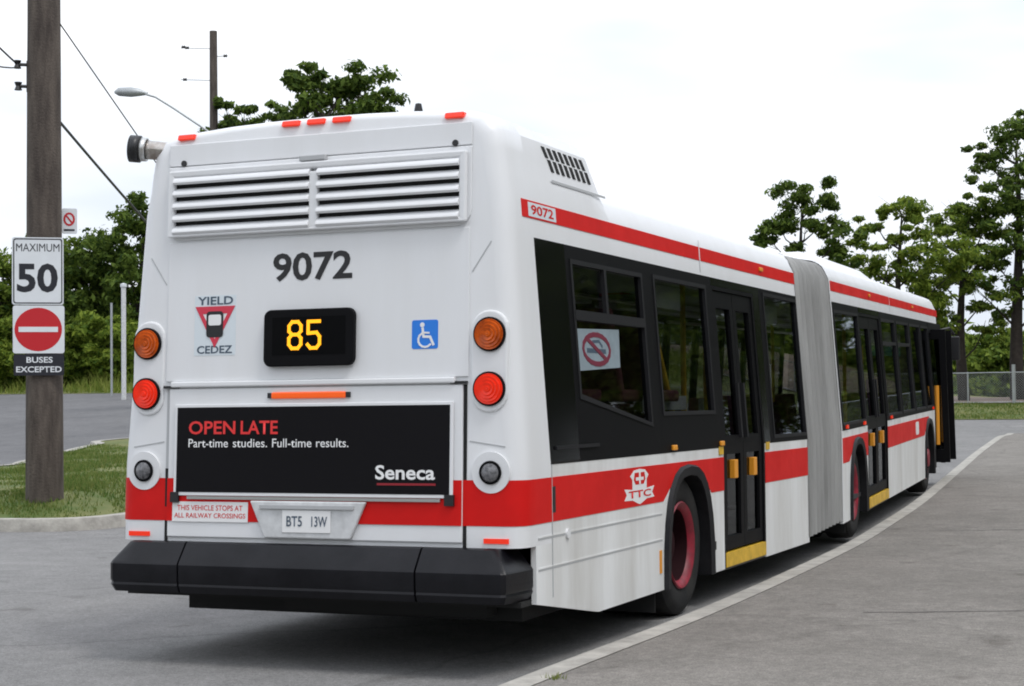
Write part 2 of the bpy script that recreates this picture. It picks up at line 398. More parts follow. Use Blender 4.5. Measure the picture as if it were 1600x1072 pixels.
DIRTK = mat('tar', (0.085, 0.08, 0.075), 0.85, var=0.4, vscale=6)
tar_seam([(2.6, 2.45), (4.0, 3.05), (5.6, 3.72), (8, 4.7)], 0.014, 1)
tar_seam([(1.9, 9.2), (5.0, 10.4), (9, 12.0)], 0.02, 2)

# ------------------------------------------------------------------ bus
bus = empty('articulated_bus', (0, 3.0, 0))
BO = Vector((0, -3.0, 0))       # parts are modelled in world metres; the parent sits under the rear axle
tag(bus, 'white articulated city bus with red stripes, numbered 9072, standing along the kerb', 'bus')
TB, W, SL = 0.0689, 1.295, 0.0472
PHI, KUP, Z0 = R(3.2), 0.018, 0.027
T0 = lambda p: Vector(p) + BO
def T1(p):
    x, s, z = p
    return Vector((-math.sin(PHI) * s + math.cos(PHI) * x, 7.4 + math.cos(PHI) * s + math.sin(PHI) * x, z + KUP * s + Z0)) + BO
def hw(z): return W - TB * max(0, z - 1.15)
class Sec:
    """a bus section seen from one side: p(y, z, off) is a point on its flank"""
    def __init__(self, T, sg): self.T = T; self.sg = sg
    def p(self, y, z, off=0.0): return self.T((self.sg * (hw(z) + off), y, z))
    def poly(self, mb, pts, o0, o1): return mb.prism([self.p(y, z, o1) for y, z in pts], [self.p(y, z, o0) for y, z in pts])
    def rect(self, mb, y0, y1, z0, z1, o0, o1):
        if z0 < 1.149 and z1 > 1.151:
            n0 = [(y0, z0), (y1, z0), (y1, 1.15), (y1, z1), (y0, z1), (y0, 1.15)]
            A = [self.p(y, z, o1) for y, z in n0]; B = [self.p(y, z, o0) for y, z in n0]
            return mb.add(A + B, [(0, 1, 2, 5), (5, 2, 3, 4), (11, 8, 7, 6), (10, 9, 8, 11)] + [(i, i + 6, (i + 1) % 6 + 6, (i + 1) % 6) for i in range(6)])
        return self.poly(mb, [(y0, z0), (y1, z0), (y1, z1), (y0, z1)], o0, o1)
    def ring(self, mb, A, B, o0, o1):
        f = lambda P, o: [self.p(y, z, o) for y, z in P]
        return mb.ring(f(A, o1), f(B, o1), f(A, o0), f(B, o0))
def q(y0, y1, z0, z1): return [(y0, z0), (y1, z0), (y1, z1), (y0, z1)]
RR, RL, FR, FL = Sec(T0, 1), Sec(T0, -1), Sec(T1, 1), Sec(T1, -1)
ZWB, ZWT = 1.135, 2.405

# --- rear cap and engine shroud: loft along the bus
SIDEZ = [0.70, 0.818, 1.064, 1.15, 1.6, 2.0, 2.405, 2.62]
SHR = [(1.166, 2.76), (1.152, 2.88), (1.135, 2.985), (1.075, 3.065), (0.95, 3.105), (0.6, 3.130), (0.3, 3.140), (0, 3.143)]
ROF = [(1.165, 2.68), (1.145, 2.73), (1.105, 2.775), (1.03, 2.81), (0.90, 2.835), (0.6, 2.86), (0.3, 2.87), (0, 2.873)]
def half(bl): return [(hw(z), z) for z in SIDEZ] + [(a[0] * (1 - bl) + b[0] * bl, a[1] * (1 - bl) + b[1] * bl) for a, b in zip(SHR, ROF)]
RC = 0.11
def station(y, shrink, bl, fade, T, z_from=0):
    h = half(bl)[z_from:]
    pts = []
    for x, z in h:
        zz = z - shrink * 0.45 * ss(2.75, 3.05, z)
        xx = x - shrink * (1 if x > 0.85 else x / 0.85)
        pts.append((xx, y + SL * max(0, z - 0.8) * fade, zz))
    full = [(-x, yy, z) for x, yy, z in pts] + [(x, yy, z) for x, yy, z in pts[-2::-1]]
    return [T(p) for p in full]
rows = []
for a in (0, 18, 36, 54, 72, 90):
    rows.append(station(RC * (1 - math.cos(R(a))), RC * (1 - math.sin(R(a))), 0, 1, T0))
rows.append(station(0.25, 0, 0, 0.75, T0)); rows.append(station(0.42, 0, 0, 0.0, T0))
mb = MB().grid(rows)
n = len(rows[0])
for j in range(n // 2):      # rear face, row by row
    mb.f.append((j, n - 1 - j, n - 2 - j, j + 1) if j + 1 < n - 2 - j else (j, n - 1 - j, j + 1))
cap = mb.build('rear_cap', WHITE, bus, smooth=35)
iw = SIDEZ.index(2.405)
rows = [station(0.42, 0, 0, 0, T0, iw)]
for y, bl in ((0.8, 0), (1.2, 0), (1.45, 0.0), (1.47, 0.05), (1.72, 0.93), (1.74, 1.0)):
    rows.append(station(y, 0, bl, 0, T0, iw))
shroud = MB().grid(rows).build('engine_shroud', WHITE, bus, smooth=22)
rows = [station(y, 0, 1, 0, T0, iw) for y in (1.74, 3.5, 5.0, 6.62)]
MB().grid(rows).build('roof', WHITE, bus, smooth=35)
rows = [station(y, 0, 1, 0, T1, iw) for y in (0.75, 3.0, 6.0, 9.5, 10.6)] + [station(10.95, 0.10, 1, 0, T1, iw), station(11.15, 0.30, 1, 0, T1, iw)]
MB().grid(rows).build('roof', WHITE, bus, smooth=35)
# roof seams, hatch and antenna
m_ = MB()
for y in (1.95, 4.2):
    m_.add([T0((sg * x, yy, z)) for sg in (1,) for x, z in ROF for yy in (y, y + 0.012)], [])
# raised roof pod on the front section
m_ = MB()
rows = []
for s, k in ((0.95, 0), (1.25, 1), (4.6, 1), (5.4, 0)):
    z1 = 2.80 + 0.14 * k
    rows.append([T1(p) for p in ((-1.02, s, 2.79), (-0.94, s, z1 - 0.03), (-0.82, s, z1), (0.82, s, z1), (0.94, s, z1 - 0.03), (1.02, s, 2.79))])
m_.grid(rows).build('roof_pod', WHITE, bus, smooth=30)
m_ = MB().lathe([(0.001, 0.105), (0.018, 0.10), (0.026, 0.06), (0.03, -0.02)], T0((0.46, 0.5, 3.13)), (0, 0, 1), (1, 0, 0), 12)
m_.build('roof_antenna', BLACK, bus, smooth=40)

# --- vent slots in the shroud flank (right and left)
def shroud_pt(sg, y, t, off=0):   # t runs up the shoulder: 0 at z 2.62
    P = [(hw(2.62), 2.62)] + SHR
    k = min(t, len(P) - 1.001); i = int(k); f = k - i
    x = P[i][0] * (1 - f) + P[i + 1][0] * f; z = P[i][1] * (1 - f) + P[i + 1][1] * f
    nx, nz_ = P[i + 1][1] - P[i][1], -(P[i + 1][0] - P[i][0]); l = math.hypot(nx, nz_)
    return T0((sg * (x + nx / l * off), y, z + nz_ / l * off))
for sg in (1, -1):
    for k in range(8):
        y = 0.70 + k * 0.088
        for (ta, tb) in ((1.55, 2.12), (2.22, 2.80)):
            sk_ = 0.10 * (2.8 - ta)
            mb = MB()
            A = [shroud_pt(sg, y + sk_, ta, 0.004), shroud_pt(sg, y + 0.046 + sk_, ta, 0.004), shroud_pt(sg, y + 0.046 + sk_ - 0.045, tb, 0.004), shroud_pt(sg, y + sk_ - 0.045, tb, 0.004)]
            B = [shroud_pt(sg, y + sk_, ta, -0.01), shroud_pt(sg, y + 0.046 + sk_, ta, -0.01), shroud_pt(sg, y + 0.046 + sk_ - 0.045, tb, -0.01), shroud_pt(sg, y + sk_ - 0.045, tb, -0.01)]
            mb.prism(A, B).build('vent_slot', DKGAP, shroud)
    mb = MB()
    A = [shroud_pt(sg, y, 1.0 + dz, o) for dz in (0, 0.13) for y, o in ((0.80, 0.006), (1.72, 0.006))]
    mb.add(A, [(0, 1, 3, 2)]).build('shroud_seam', SEAM, shroud)

# --- rear face helpers
def rp(x, z, off=0.0): return T0((x, SL * max(0, z - 0.8) - off, z))
def rpoly(pts, o0, o1, name, m, parent=None, bevel=0, smooth=None):
    return MB().prism([rp(x, z, o1) for x, z in pts], [rp(x, z, o0) for x, z in pts]).build(name, m, parent or bus, smooth, bevel)
def rrect(x0, x1, z0, z1, o0, o1, name, m, parent=None, bevel=0): return rpoly([(x0, z0), (x1, z0), (x1, z1), (x0, z1)], o0, o1, name, m, parent, bevel)
def rounded(x0, x1, z0, z1, r, seg=5, corners=(1, 1, 1, 1)):
    out = []
    for (cx, cz, a0), on in zip(((x0 + r, z0 + r, 180), (x1 - r, z0 + r, 270), (x1 - r, z1 - r, 0), (x0 + r, z1 - r, 90)), corners):
        if on:
            for k in range(seg + 1):
                a = R(a0 + 90 * k / seg); out.append((cx + r * math.cos(a), cz + r * math.sin(a)))
        else:
            out.append((cx + r * (math.cos(R(a0)) + math.cos(R(a0 + 90))), cz + r * (math.sin(R(a0)) + math.sin(R(a0 + 90)))))
    return out
def disc(cx, cz, r, seg=28): return [(cx + r * math.cos(2 * math.pi * k / seg), cz + r * math.sin(2 * math.pi * k / seg)) for k in range(seg)]

# stripe wrapping round the rear corners
def plan_loop(z, off):
    w = hw(z); y0 = SL * max(0, z - 0.8); P = []
    for sg in (-1, 1):
        side = [(w + off, 0.42), (w + off, 0.30), (w + off, 0.2)]
        arc = [(w - RC + (RC + off) * math.sin(R(a)), RC - (RC + off) * math.cos(R(a))) for a in (90, 72, 54, 36, 18, 0)]
        pts = [(sg * x, y + y0 * (1 - ss(0.1, 0.42, y))) for x, y in side + arc]
        P += pts if sg < 0 else pts[::-1]
    return [T0((x, y, z)) for x, y in P]
MB().grid([plan_loop(0.818, 0.003), plan_loop(0.94, 0.003), plan_loop(1.064, 0.003)]).build('red_band', RED, bus, smooth=35)

# upper rear panel and louvre grille
up_panel = rpoly(rounded(-0.985, 0.985, 2.455, 2.895, 0.09, 4, (1, 1, 0, 0)), 0.0, 0.012, 'grille_panel', WHITE, bevel=0.006)
rrect(-0.985, 0.985, 2.900, 3.03, 0.0, 0.010, 'upper_hatch', WHITE, bevel=0.005)
grille = rrect(-0.925, 0.925, 2.50, 2.80, 0.013, 0.016, 'grille_backing', DKGAP)
for x0, x1 in ((-0.925, -0.012), (0.038, 0.925)):
    for k in range(5):
        zc = 2.502 + k * 0.0735
        pr = [(0.016, 0.000), (0.052, -0.012), (0.062, 0.000), (0.060, 0.012), (0.045, 0.028), (0.016, 0.043)]
        A = [rp(x0, zc + dz, o) for o, dz in pr]; B = [rp(x1, zc + dz, o) for o, dz in pr]
        MB().prism(A, B).build('louvre_blade', WHITE, grille, smooth=50)
rrect(-0.014, 0.040, 2.49, 2.81, 0.016, 0.048, 'grille_divider', WHITE, grille, bevel=0.006)
MB().ring([rp(x, z, 0.050) for x, z in q(-0.965, 0.965, 2.474, 2.868)], [rp(x, z, 0.046) for x, z in q(-0.922, 0.922, 2.502, 2.828)],
          [rp(x, z, 0.0125) for x, z in q(-0.965, 0.965, 2.474, 2.868)], [rp(x, z, 0.0125) for x, z in q(-0.922, 0.922, 2.502, 2.828)]).build('grille_frame', WHITE, grille, bevel=0.010)
rrect(-0.085, 0.085, 2.872, 2.905, 0.012, 0.045, 'hatch_handle', SEAM, bevel=0.006)
for x in (-0.88, 0.885):
    rpoly(disc(x, 2.915, 0.018, 12), 0.009, 0.018, 'hatch_latch', BLACK)
# roof marker lights
for x in (-0.873, -0.165, 0, 0.165, 0.873):
    mb = MB(); z = 3.055 if abs(x) > 0.5 else 3.085
    P = [(x - 0.058, z), (x + 0.058, z), (x + 0.058, z + 0.035), (x - 0.058, z + 0.035)]
    mb.prism([rp(a, b, 0.018 - 0.01 * (b > z)) for a, b in P], [rp(a, b, -0.09) for a, b in P]).build('marker_light', MARK, bus, bevel=0.008)

# middle panel
rrect(-0.975, 0.975, 1.625, 2.445, 0.0, 0.008, 'rear_panel', WHITE, bevel=0.004)
text_mesh('9072', -0.262, 0.252, 2.188, 2.352, lambda x, z: rp(x, z, 0.0105), BLACK, 'fleet_number', bus, bold=0.022)
# yield sticker
yp = rrect(-0.785, -0.505, 1.775, 2.125, 0.008, 0.0095, 'yield_sticker', STICK)
text_mesh('YIELD', -0.765, -0.525, 2.070, 2.118, lambda x, z: rp(x, z, 0.011), NAVY, 'lettering', yp, bold=0.02)
text_mesh('CEDEZ', -0.765, -0.525, 1.786, 1.832, lambda x, z: rp(x, z, 0.011), NAVY, 'lettering', yp, bold=0.02)
tri = lambda k: [(-0.645 - 0.135 * k, 1.948 + 0.113 * k), (-0.645, 1.948 - 0.128 * k), (-0.645 + 0.135 * k, 1.948 + 0.113 * k)]
MB().ring([rp(x, z, 0.0125) for x, z in tri(1)], [rp(x, z, 0.0125) for x, z in tri(0.62)], [rp(x, z, 0.0096) for x, z in tri(1)], [rp(x, z, 0.0096) for x, z in tri(0.62)]).build('triangle_border', PINKR, yp)
rpoly(tri(0.61), 0.0096, 0.0105, 'triangle_field', ADWHT, yp)
rpoly(rounded(-0.702, -0.588, 1.880, 2.032, 0.02, 3), 0.0127, 0.0135, 'bus_symbol', BLACK, yp)
rpoly(rounded(-0.688, -0.602, 1.95, 2.012, 0.012, 3), 0.0136, 0.0142, 'bus_symbol_window', ADWHT, yp)
# route display
dsp = rpoly(rounded(-0.295, 0.285, 1.70, 2.025, 0.045), 0.008, 0.050, 'route_display', FRAME, bevel=0.008)
rrect(-0.235, 0.235, 1.765, 1.98, 0.050, 0.0515, 'display_screen', BLACKG, dsp)
SEGS = {'8': [[(0.25, 1), (0.75, 1), (1, 0.85), (1, 0.65), (0.75, 0.52), (0.25, 0.52), (0, 0.65), (0, 0.85), (0.25, 1)], [(0.25, 0.52), (0, 0.38), (0, 0.15), (0.25, 0), (0.75, 0), (1, 0.15), (1, 0.38), (0.75, 0.52)]],
        '5': [[(1, 1), (0.05, 1), (0.05, 0.56), (0.75, 0.58), (1, 0.42), (1, 0.15), (0.75, 0), (0.25, 0), (0, 0.14)]]}
def stroke(pts, w, off0, off1, name, m, parent, P=rp):
    mb = MB()
    for a, b in zip(pts[:-1], pts[1:]):
        dx, dz = b[0] - a[0], b[1] - a[1]; l = math.hypot(dx, dz); dx, dz = dx / l, dz / l; nx, nz2 = -dz * w / 2, dx * w / 2; e = w * 0.36
        P4 = [(a[0] - dx * e + nx, a[1] - dz * e + nz2), (a[0] - dx * e - nx, a[1] - dz * e - nz2), (b[0] + dx * e - nx, b[1] + dz * e - nz2), (b[0] + dx * e + nx, b[1] + dz * e + nz2)]
        off1 += 0.00003
        mb.prism([P(x, z, off1) for x, z in P4], [P(x, z, off0) for x, z in P4])
    return mb.build(name, m, parent)
for ch, x0 in (('8', -0.125), ('5', -0.005)):
    for k, pl_ in enumerate(SEGS[ch]):
        stroke([(x0 + a * 0.078, 1.802 + b * 0.15) for a, b in pl_], 0.0195, 0.0516, 0.0535 + k * 0.0006, 'lit_digit', LEDM, dsp)
# wheelchair sticker
wc = rpoly(rounded(0.63, 0.79, 1.782, 1.942, 0.012, 3), 0.008, 0.0095, 'wheelchair_sticker', BLUE)
rpoly(disc(0.694, 1.915, 0.014, 10), 0.0096, 0.011, 'symbol_head', ADWHT, wc)
stroke([(0.696, 1.895), (0.702, 1.850), (0.742, 1.848), (0.762, 1.805)], 0.014, 0.0096, 0.011, 'symbol_body', ADWHT, wc)
stroke([(0.70, 1.872), (0.735, 1.870)], 0.010, 0.0096, 0.0125, 'symbol_arm', ADWHT, wc)
stroke([(0.712 + 0.042 * math.cos(R(a)), 1.832 + 0.040 * math.sin(R(a))) for a in range(120, 345, 25)], 0.011, 0.0096, 0.0115, 'symbol_wheel', ADWHT, wc)
# ledge above the engine door, its latches
rrect(-0.93, 0.90, 1.592, 1.625, 0.0, 0.030, 'door_ledge', WHITE, bevel=0.008)
for x0, x1 in ((-0.985, -0.88), (0.87, 0.97)):
    rrect(x0, x1, 1.588, 1.602, 0.0, 0.020, 'hinge', BLACK)
# engine door
door = rrect(-0.945, 0.945, 0.725, 1.583, 0.0, 0.014, 'engine_door', WHITE, bevel=0.006)
MB().grid([[rp(x, z, 0.0165) for x in (-0.945, -0.4, 0.4, 0.945)] for z in (0.818, 1.064)]).build('red_band', RED, door)
for x in (-0.957, 0.957):
    rrect(x - 0.010, x + 0.010, 0.70, 1.12 if x < 0 else 1.583, 0.003, 0.0055, 'door_gap', DKGAP)
rrect(-0.966, -0.948, 1.12, 1.583, 0.0, 0.0035, 'door_gap', SEAM)
rrect(-0.25, 0.23, 1.518, 1.556, 0.014, 0.030, 'high_brake_light', BRAKE, bevel=0.008)
for x0 in (-0.275, 0.23):
    rrect(x0, x0 + 0.026, 1.522, 1.552, 0.014, 0.026, 'brake_light_end', BLACK)
# advertisement
ad = rrect(-0.895, 0.895, 0.965, 1.492, 0.0168, 0.028, 'advert_frame', WHITE, bevel=0.004)
rrect(-0.876, 0.876, 0.985, 1.474, 0.028, 0.0295, 'advert_panel', ADBLK, ad)
AP = lambda x, z: rp(x, z, 0.031)
text_mesh('OPEN', -0.795, -0.480, 1.318, 1.395, AP, ADRED, 'advert_text', ad, bold=0.018)
text_mesh('LATE', -0.445, -0.20, 1.318, 1.395, AP, ADRED, 'advert_text', ad, bold=0.018)
text_mesh('Part-time', -0.795, -0.528, 1.243, 1.292, AP, ADWHT, 'advert_text', ad, bold=0.004)
text_mesh('studies.', -0.495, -0.268, 1.243, 1.292, AP, ADWHT, 'advert_text', ad, bold=0.004)
text_mesh('Full-time', -0.235, 0.020, 1.243, 1.292, AP, ADWHT, 'advert_text', ad, bold=0.004)
text_mesh('results.', 0.050, 0.255, 1.243, 1.292, AP, ADWHT, 'advert_text', ad, bold=0.004)
text_mesh('Seneca', 0.425, 0.79, 1.065, 1.145, AP, ADWHT, 'advert_text', ad, bold=0.022)
stroke([(0.44, 1.040), (0.79, 1.040)], 0.012, 0.0296, 0.031, 'advert_rule', ADDRK, ad)
for x in (-0.885, 0.875):
    rrect(x - 0.028, x + 0.028, 0.925, 0.985, 0.0168, 0.034, 'advert_bracket', BLACK, ad)
rrect(-0.80, 0.82, 0.945, 0.962, 0.0166, 0.030, 'advert_rail', STEEL, ad)
# crossing sticker
st_ = rrect(-0.905, -0.395, 0.815, 0.930, 0.0166, 0.0180, 'crossing_sticker', ADWHT)
text_mesh('THIS VEHICLE STOPS AT', -0.87, -0.43, 0.880, 0.910, lambda x, z: rp(x, z, 0.0195), RED, 'lettering', st_, bold=0.005)
text_mesh('ALL RAILWAY CROSSINGS', -0.89, -0.41, 0.837, 0.865, lambda x, z: rp(x, z, 0.0195), RED, 'lettering', st_, bold=0.005)
# plate housing
ph_ = rpoly([(-0.275, 0.732), (0.275, 0.732), (0.372, 0.940), (-0.372, 0.940)], 0.0140, 0.040, 'plate_housing', PLATE, bevel=0.008)
rrect(-0.30, 0.30, 0.898, 0.918, 0.040, 0.052, 'plate_lamp', SEAM, ph_)
pt_ = rrect(-0.155, 0.155, 0.765, 0.890, 0.040, 0.044, 'licence_plate', ADWHT, ph_, bevel=0.002)
text_mesh('BT5', -0.125, -0.025, 0.800, 0.858, lambda x, z: rp(x, z, 0.0455), NAVY, 'plate_letters', ph_, bold=0.012)
text_mesh('13W', 0.035, 0.135, 0.800, 0.858, lambda x, z: rp(x, z, 0.0455), NAVY, 'plate_letters', ph_, bold=0.012)
# corner lamps
for sg in (-1, 1):
    hs = rpoly(rounded(min(sg * 0.99, sg * 1.205), max(sg * 0.99, sg * 1.205), 1.43, 1.985, 0.1), -0.06, 0.012, 'lamp_housing', WHITE, bevel=0.010)
    for z, m_, nm in ((1.853, LAMPO, 'turn_lamp'), (1.557, LAMPR, 'brake_lamp')):
        yb = SL * (z - 0.8)
        MB().lathe([(0.094, -0.012), (0.094, -0.028), (0.084, -0.030)], T0((sg * 1.103, yb, z)), (0, 1, 0), (1, 0, 0), 32).build('lamp_rim', FRAME, hs, smooth=40)
        MB().lathe([(0.085, -0.022), (0.083, -0.036), (0.074, -0.034), (0.070, -0.044), (0.056, -0.041), (0.052, -0.050), (0.038, -0.046), (0.034, -0.054), (0.018, -0.049), (0.014, -0.056), (0.001, -0.056)], T0((sg * 1.103, yb, z)), (0, 1, 0), (1, 0, 0), 32).build(nm, m_, hs, smooth=30)
    z = 1.106; yb = SL * (z - 0.8)
    MB().lathe([(0.112, 0.05), (0.112, -0.012), (0.001, -0.0125)], T0((sg * 1.112, yb, z)), (0, 1, 0), (1, 0, 0), 36).build('reversing_lamp_plate', WHITE, bus, smooth=40)
    MB().lathe([(0.064, 0.0), (0.064, -0.022), (0.052, -0.024)], T0((sg * 1.112, yb, z)), (0, 1, 0), (1, 0, 0), 28).build('reversing_lamp_rim', FRAME, bus, smooth=40)
    MB().lathe([(0.053, -0.018), (0.045, -0.028), (0.001, -0.032)], T0((sg * 1.112, yb, z)), (0, 1, 0), (1, 0, 0), 28).build('reversing_lamp', LAMPC, bus, smooth=50)
    rrect(min(sg * 1.07, sg * 1.215), max(sg * 1.07, sg * 1.215), 0.725, 0.752, -0.03, 0.006, 'reflector', MARK)
    # moulding seams on the corner posts
    for (xa, za, xb, zb) in ((0.985, 1.275, 1.19, 1.245), (0.99, 2.20, 1.10, 2.36)):
        stroke([(sg * xa, za), (sg * xb, zb)], 0.006, -0.01, 0.0026, 'corner_seam', SEAM, bus)
# little round reflector on the right corner of the flank
# bumper: three rubber pieces
BP = [(0.06, 0.700), (-0.050, 0.700), (-0.062, 0.695), (-0.142, 0.590), (-0.150, 0.575), (-0.150, 0.485), (-0.144, 0.468), (-0.148, 0.455), (-0.130, 0.415), (0.06, 0.405)]
def bumper_piece(path, name):
    rows = []
    for (x, y, nx, ny) in path:
        rows.append([T0((x + nx * -a, y + ny * -a, z)) for a, z in BP])
    mb = MB().grid(rows)
    k = len(BP); mb.f.append(tuple(range(k))); o = (len(rows) - 1) * k; mb.f.append(tuple(o + i for i in range(k))[::-1])
    return mb.build(name, BUMP, bus, smooth=28)
bumper_piece([(-0.775, 0, 0, -1), (0.72, 0, 0, -1)], 'bumper_centre')
for sg in (-1, 1):
    x0 = -0.787 if sg < 0 else 0.732
    path = [(x0, 0, 0, -1), (sg * 1.112, 0, 0, -1), (sg * 1.112, 0, sg * 0.78, -0.99), (sg * 1.112, 0, sg * 0.94, -0.88), (sg * 1.112, 0, sg * 0.99, -0.45), (sg * 1.112, 0.187, sg * 1.10, 0)]
    bumper_piece(path, 'bumper_corner')

# --- exhaust pipe at the top left corner
pts = [T0(p) for p in ((-0.90, 0.22, 2.93), (-0.98, 0.21, 2.985), (-1.05, 0.19, 3.01), (-1.13, 0.165, 3.02), (-1.225, 0.13, 3.03))]
ex = MB().tube(pts, [0.050, 0.052, 0.054, 0.056, 0.058], 20, cap=False).build('exhaust_pipe', CHROME, bus, smooth=60)
ex.modifiers.new('solid', 'SOLIDIFY').thickness = 0.006
d_ = (pts[-1] - pts[-2]).normalized()
MB().tube([pts[-1] - d_ * 0.045, pts[-1] - d_ * 0.005], [0.071, 0.073], 20, cap=False).build('exhaust_clamp', STEEL, ex, smooth=60).modifiers.new('solid', 'SOLIDIFY').thickness = 0.01
MB().tube([pts[-1] - d_ * 0.005, pts[-1] + d_ * 0.055], [0.082, 0.082], 20, cap=False).build('exhaust_tip', BLACK, ex, smooth=60).modifiers.new('solid', 'SOLIDIFY').thickness = 0.012
MB().tube([pts[-1] + d_ * 0.01, pts[-1] + d_ * 0.015], [0.076, 0.076], 20).build('exhaust_bore', DKGAP, ex)

# --- flanks
def arch(yc, w, h, z0, n_=14):
    out = []
    for k in range(n_ + 1):
        a = math.pi * k / n_; c = math.cos(a); s_ = math.sin(a)
        out.append((yc - w * math.copysign(abs(c) ** 0.75, c), z0 + (h - z0) * s_ ** 0.75))
    return out
def skirt(S, pts, red, name='skirt_panel', slits=()):
    mb = MB(); S.poly(mb, pts, -0.03, 0.0); sk = mb.build(name, SKIRT, bus)
    for (ya, yb) in red:
        S.rect(MB(), ya, yb, 0.818, 1.064, -0.001, 0.003).build('red_band', RED, sk)
    for (ya, yb, z) in slits:
        S.rect(MB(), ya, yb, z - 0.007, z + 0.003, -0.001, 0.0015).build('rub_line', SEAM, sk)
        S.rect(MB(), ya, yb, z + 0.004, z + 0.014, -0.001, 0.006).build('rub_rail', SKIRT, sk)
    return sk
def red_poly(S, pts, sk): 
    S.poly(MB(), pts, -0.001, 0.003).build('red_band', RED, sk)
def wheel(S, y, name, dish=True):
    sg = S.sg; O = S.T((sg * (W - 0.055), y, 0.485)); ax = (S.T((sg, 0, 0)) - S.T((0, 0, 0))).normalized(); u = Vector((0, 0, 1))
    prof = [(0.285, -0.27), (0.44, -0.27), (0.475, -0.245), (0.485, -0.20), (0.485, -0.06), (0.475, -0.02), (0.44, 0.005), (0.40, 0.012), (0.34, 0.004), (0.300, -0.006), (0.286, -0.02)]
    ty = MB().lathe(prof, O, ax, u, 40).build(name, TYRE, bus, smooth=35)
    if dish:
        rp_ = [(0.287, -0.01), (0.303, 0.002), (0.294, 0.012), (0.270, 0.000), (0.252, -0.018), (0.246, -0.03)]
        hb = [(0.246, -0.03), (0.244, -0.10), (0.235, -0.18), (0.20, -0.20), (0.135, -0.20), (0.13, -0.14), (0.115, -0.08), (0.07, -0.07), (0.001, -0.068)]
    else:
        rp_ = [(0.287, -0.01), (0.300, 0.002), (0.285, 0.006), (0.262, -0.04), (0.20, -0.01), (0.13, 0.015)]
        hb = [(0.13, 0.014), (0.115, 0.05), (0.001, 0.06)]
    rm = MB().lathe(rp_, O, ax, u, 40).build('rim', RIM, ty, smooth=35)
    MB().lathe(hb, O, ax, u, 24).build('hub', HUB if dish else RIM, ty, smooth=35)
    w_ = ax.cross(u); mb = MB(); zz = -0.198 if dish else 0.0
    for k in range(10):
        t = 2 * math.pi * k / 10; c = O + ax * zz + (u * math.cos(t) + w_ * math.sin(t)) * 0.168
        mb.lathe([(0.016, 0), (0.016, 0.03), (0.001, 0.032)], c, ax, u, 6)
    mb.build('wheel_nuts', HUB, ty)
    MB().lathe([(0.001, -0.28), (0.30, -0.28)], O, ax, u, 24).build('wheel_back', UNDER, ty)
    if dish:
        MB().lathe([(r, h - 0.33) for r, h in prof] , O, ax, u, 32).build('inner_tyre', TYRE, ty, smooth=35)
    return ty
def fender(S, yc, w, h, z0):
    A = arch(yc, w, h, z0); B = arch(yc, w - 0.10, h - 0.075, z0)
    mb = MB(); nA = len(A)
    rows = [[S.p(y, z, 0.002) for y, z in A], [S.p(y, z, 0.028) for y, z in [(a[0] * 0.8 + b[0] * 0.2, a[1] * 0.8 + b[1] * 0.2) for a, b in zip(A, B)]], [S.p(y, z, 0.02) for y, z in B], [S.p(y, z, -0.18) for y, z in B]]
    mb.grid(rows).build('wheel_arch', RUBBER, bus, smooth=45)
    # wheel well
    rows = [[S.p(y, z, -0.02) for y, z in A], [S.p(y, z, -0.72) for y, z in A]]
    mb = MB().grid(rows); mb.add([S.p(y, z, -0.72) for y, z in A], [tuple(range(nA))])
    mb.build('wheel_well', UNDER, bus)

# right flank, rear section.  y measured from the tail
AX, AW, AH = 3.00, 0.575, 1.045
for S in (RR, RL):
    dr = S is RR
    A = arch(AX, AW, AH, 0.235)
    # rear of the axle, up to the arch crown and down the far side
    nA = len(A); crown = A[nA // 2]
    sk = skirt(S, [(0.19, 0.70), (0.19, 0.385), (1.16, 0.235)] + A[:nA // 2 + 1] + [(crown[0], ZWB), (0.42, ZWB), (0.42, 0.70)], [], slits=())
    red_poly(S, [(0.42, 0.818)] + [(2.43, 0.818)] + [p for p in A[:nA // 2 + 1] if p[1] > 0.83] + [(crown[0], 1.064), (0.42, 1.064)], sk)
    for (ya, yb, z) in ((0.22, 2.40, 0.735), (0.22, 2.40, 0.565)):
        S.rect(MB(), ya, yb, z - 0.007, z + 0.003, -0.001, 0.0015).build('rub_line', SEAM, sk)
        S.rect(MB(), ya, yb, z + 0.004, z + 0.012, -0.001, 0.003).build('rub_rail', SKIRT, sk)
    S.rect(MB(), 0.425, 0.432, 0.40, ZWB, -0.001, 0.0042).build('panel_seam', SEAM, sk)
    S.rect(MB(), 0.435, 0.475, 0.868, 1.012, -0.001, 0.006).build('flank_vent', BLACK, sk)
    S.poly(MB(), disc(0.66, 0.735, 0.028, 14), 0.0, 0.012).build('fuel_cap', WHITE, sk)
    S.rect(MB(), 2.335, 2.375, 0.35, 0.50, -0.001, 0.006).build('side_reflector', ORANGEY, sk)
    y_end = 3.89 if dr else 6.60
    sk2 = skirt(S, A[nA // 2:] + [(y_end, 0.235), (y_end, ZWB), (crown[0], ZWB)], [])
    red_poly(S, [(crown[0], 1.064)] + [p for p in A[nA // 2:] if p[1] > 0.83] + [(AX + AW - 0.01, 0.818), (y_end, 0.818), (y_end, 1.064)], sk2)
    if dr:
        S.rect(MB(), 3.61, 3.66, 0.40, 0.46, 0, 0.004).build('side_port', BLACK, sk2)
        skirt(S, q(5.10, 6.60, 0.225, ZWB), [(5.10, 6.60)])
    fender(S, AX, AW, AH, 0.235)
    wheel(S, AX - 0.02, 'rear_wheel')
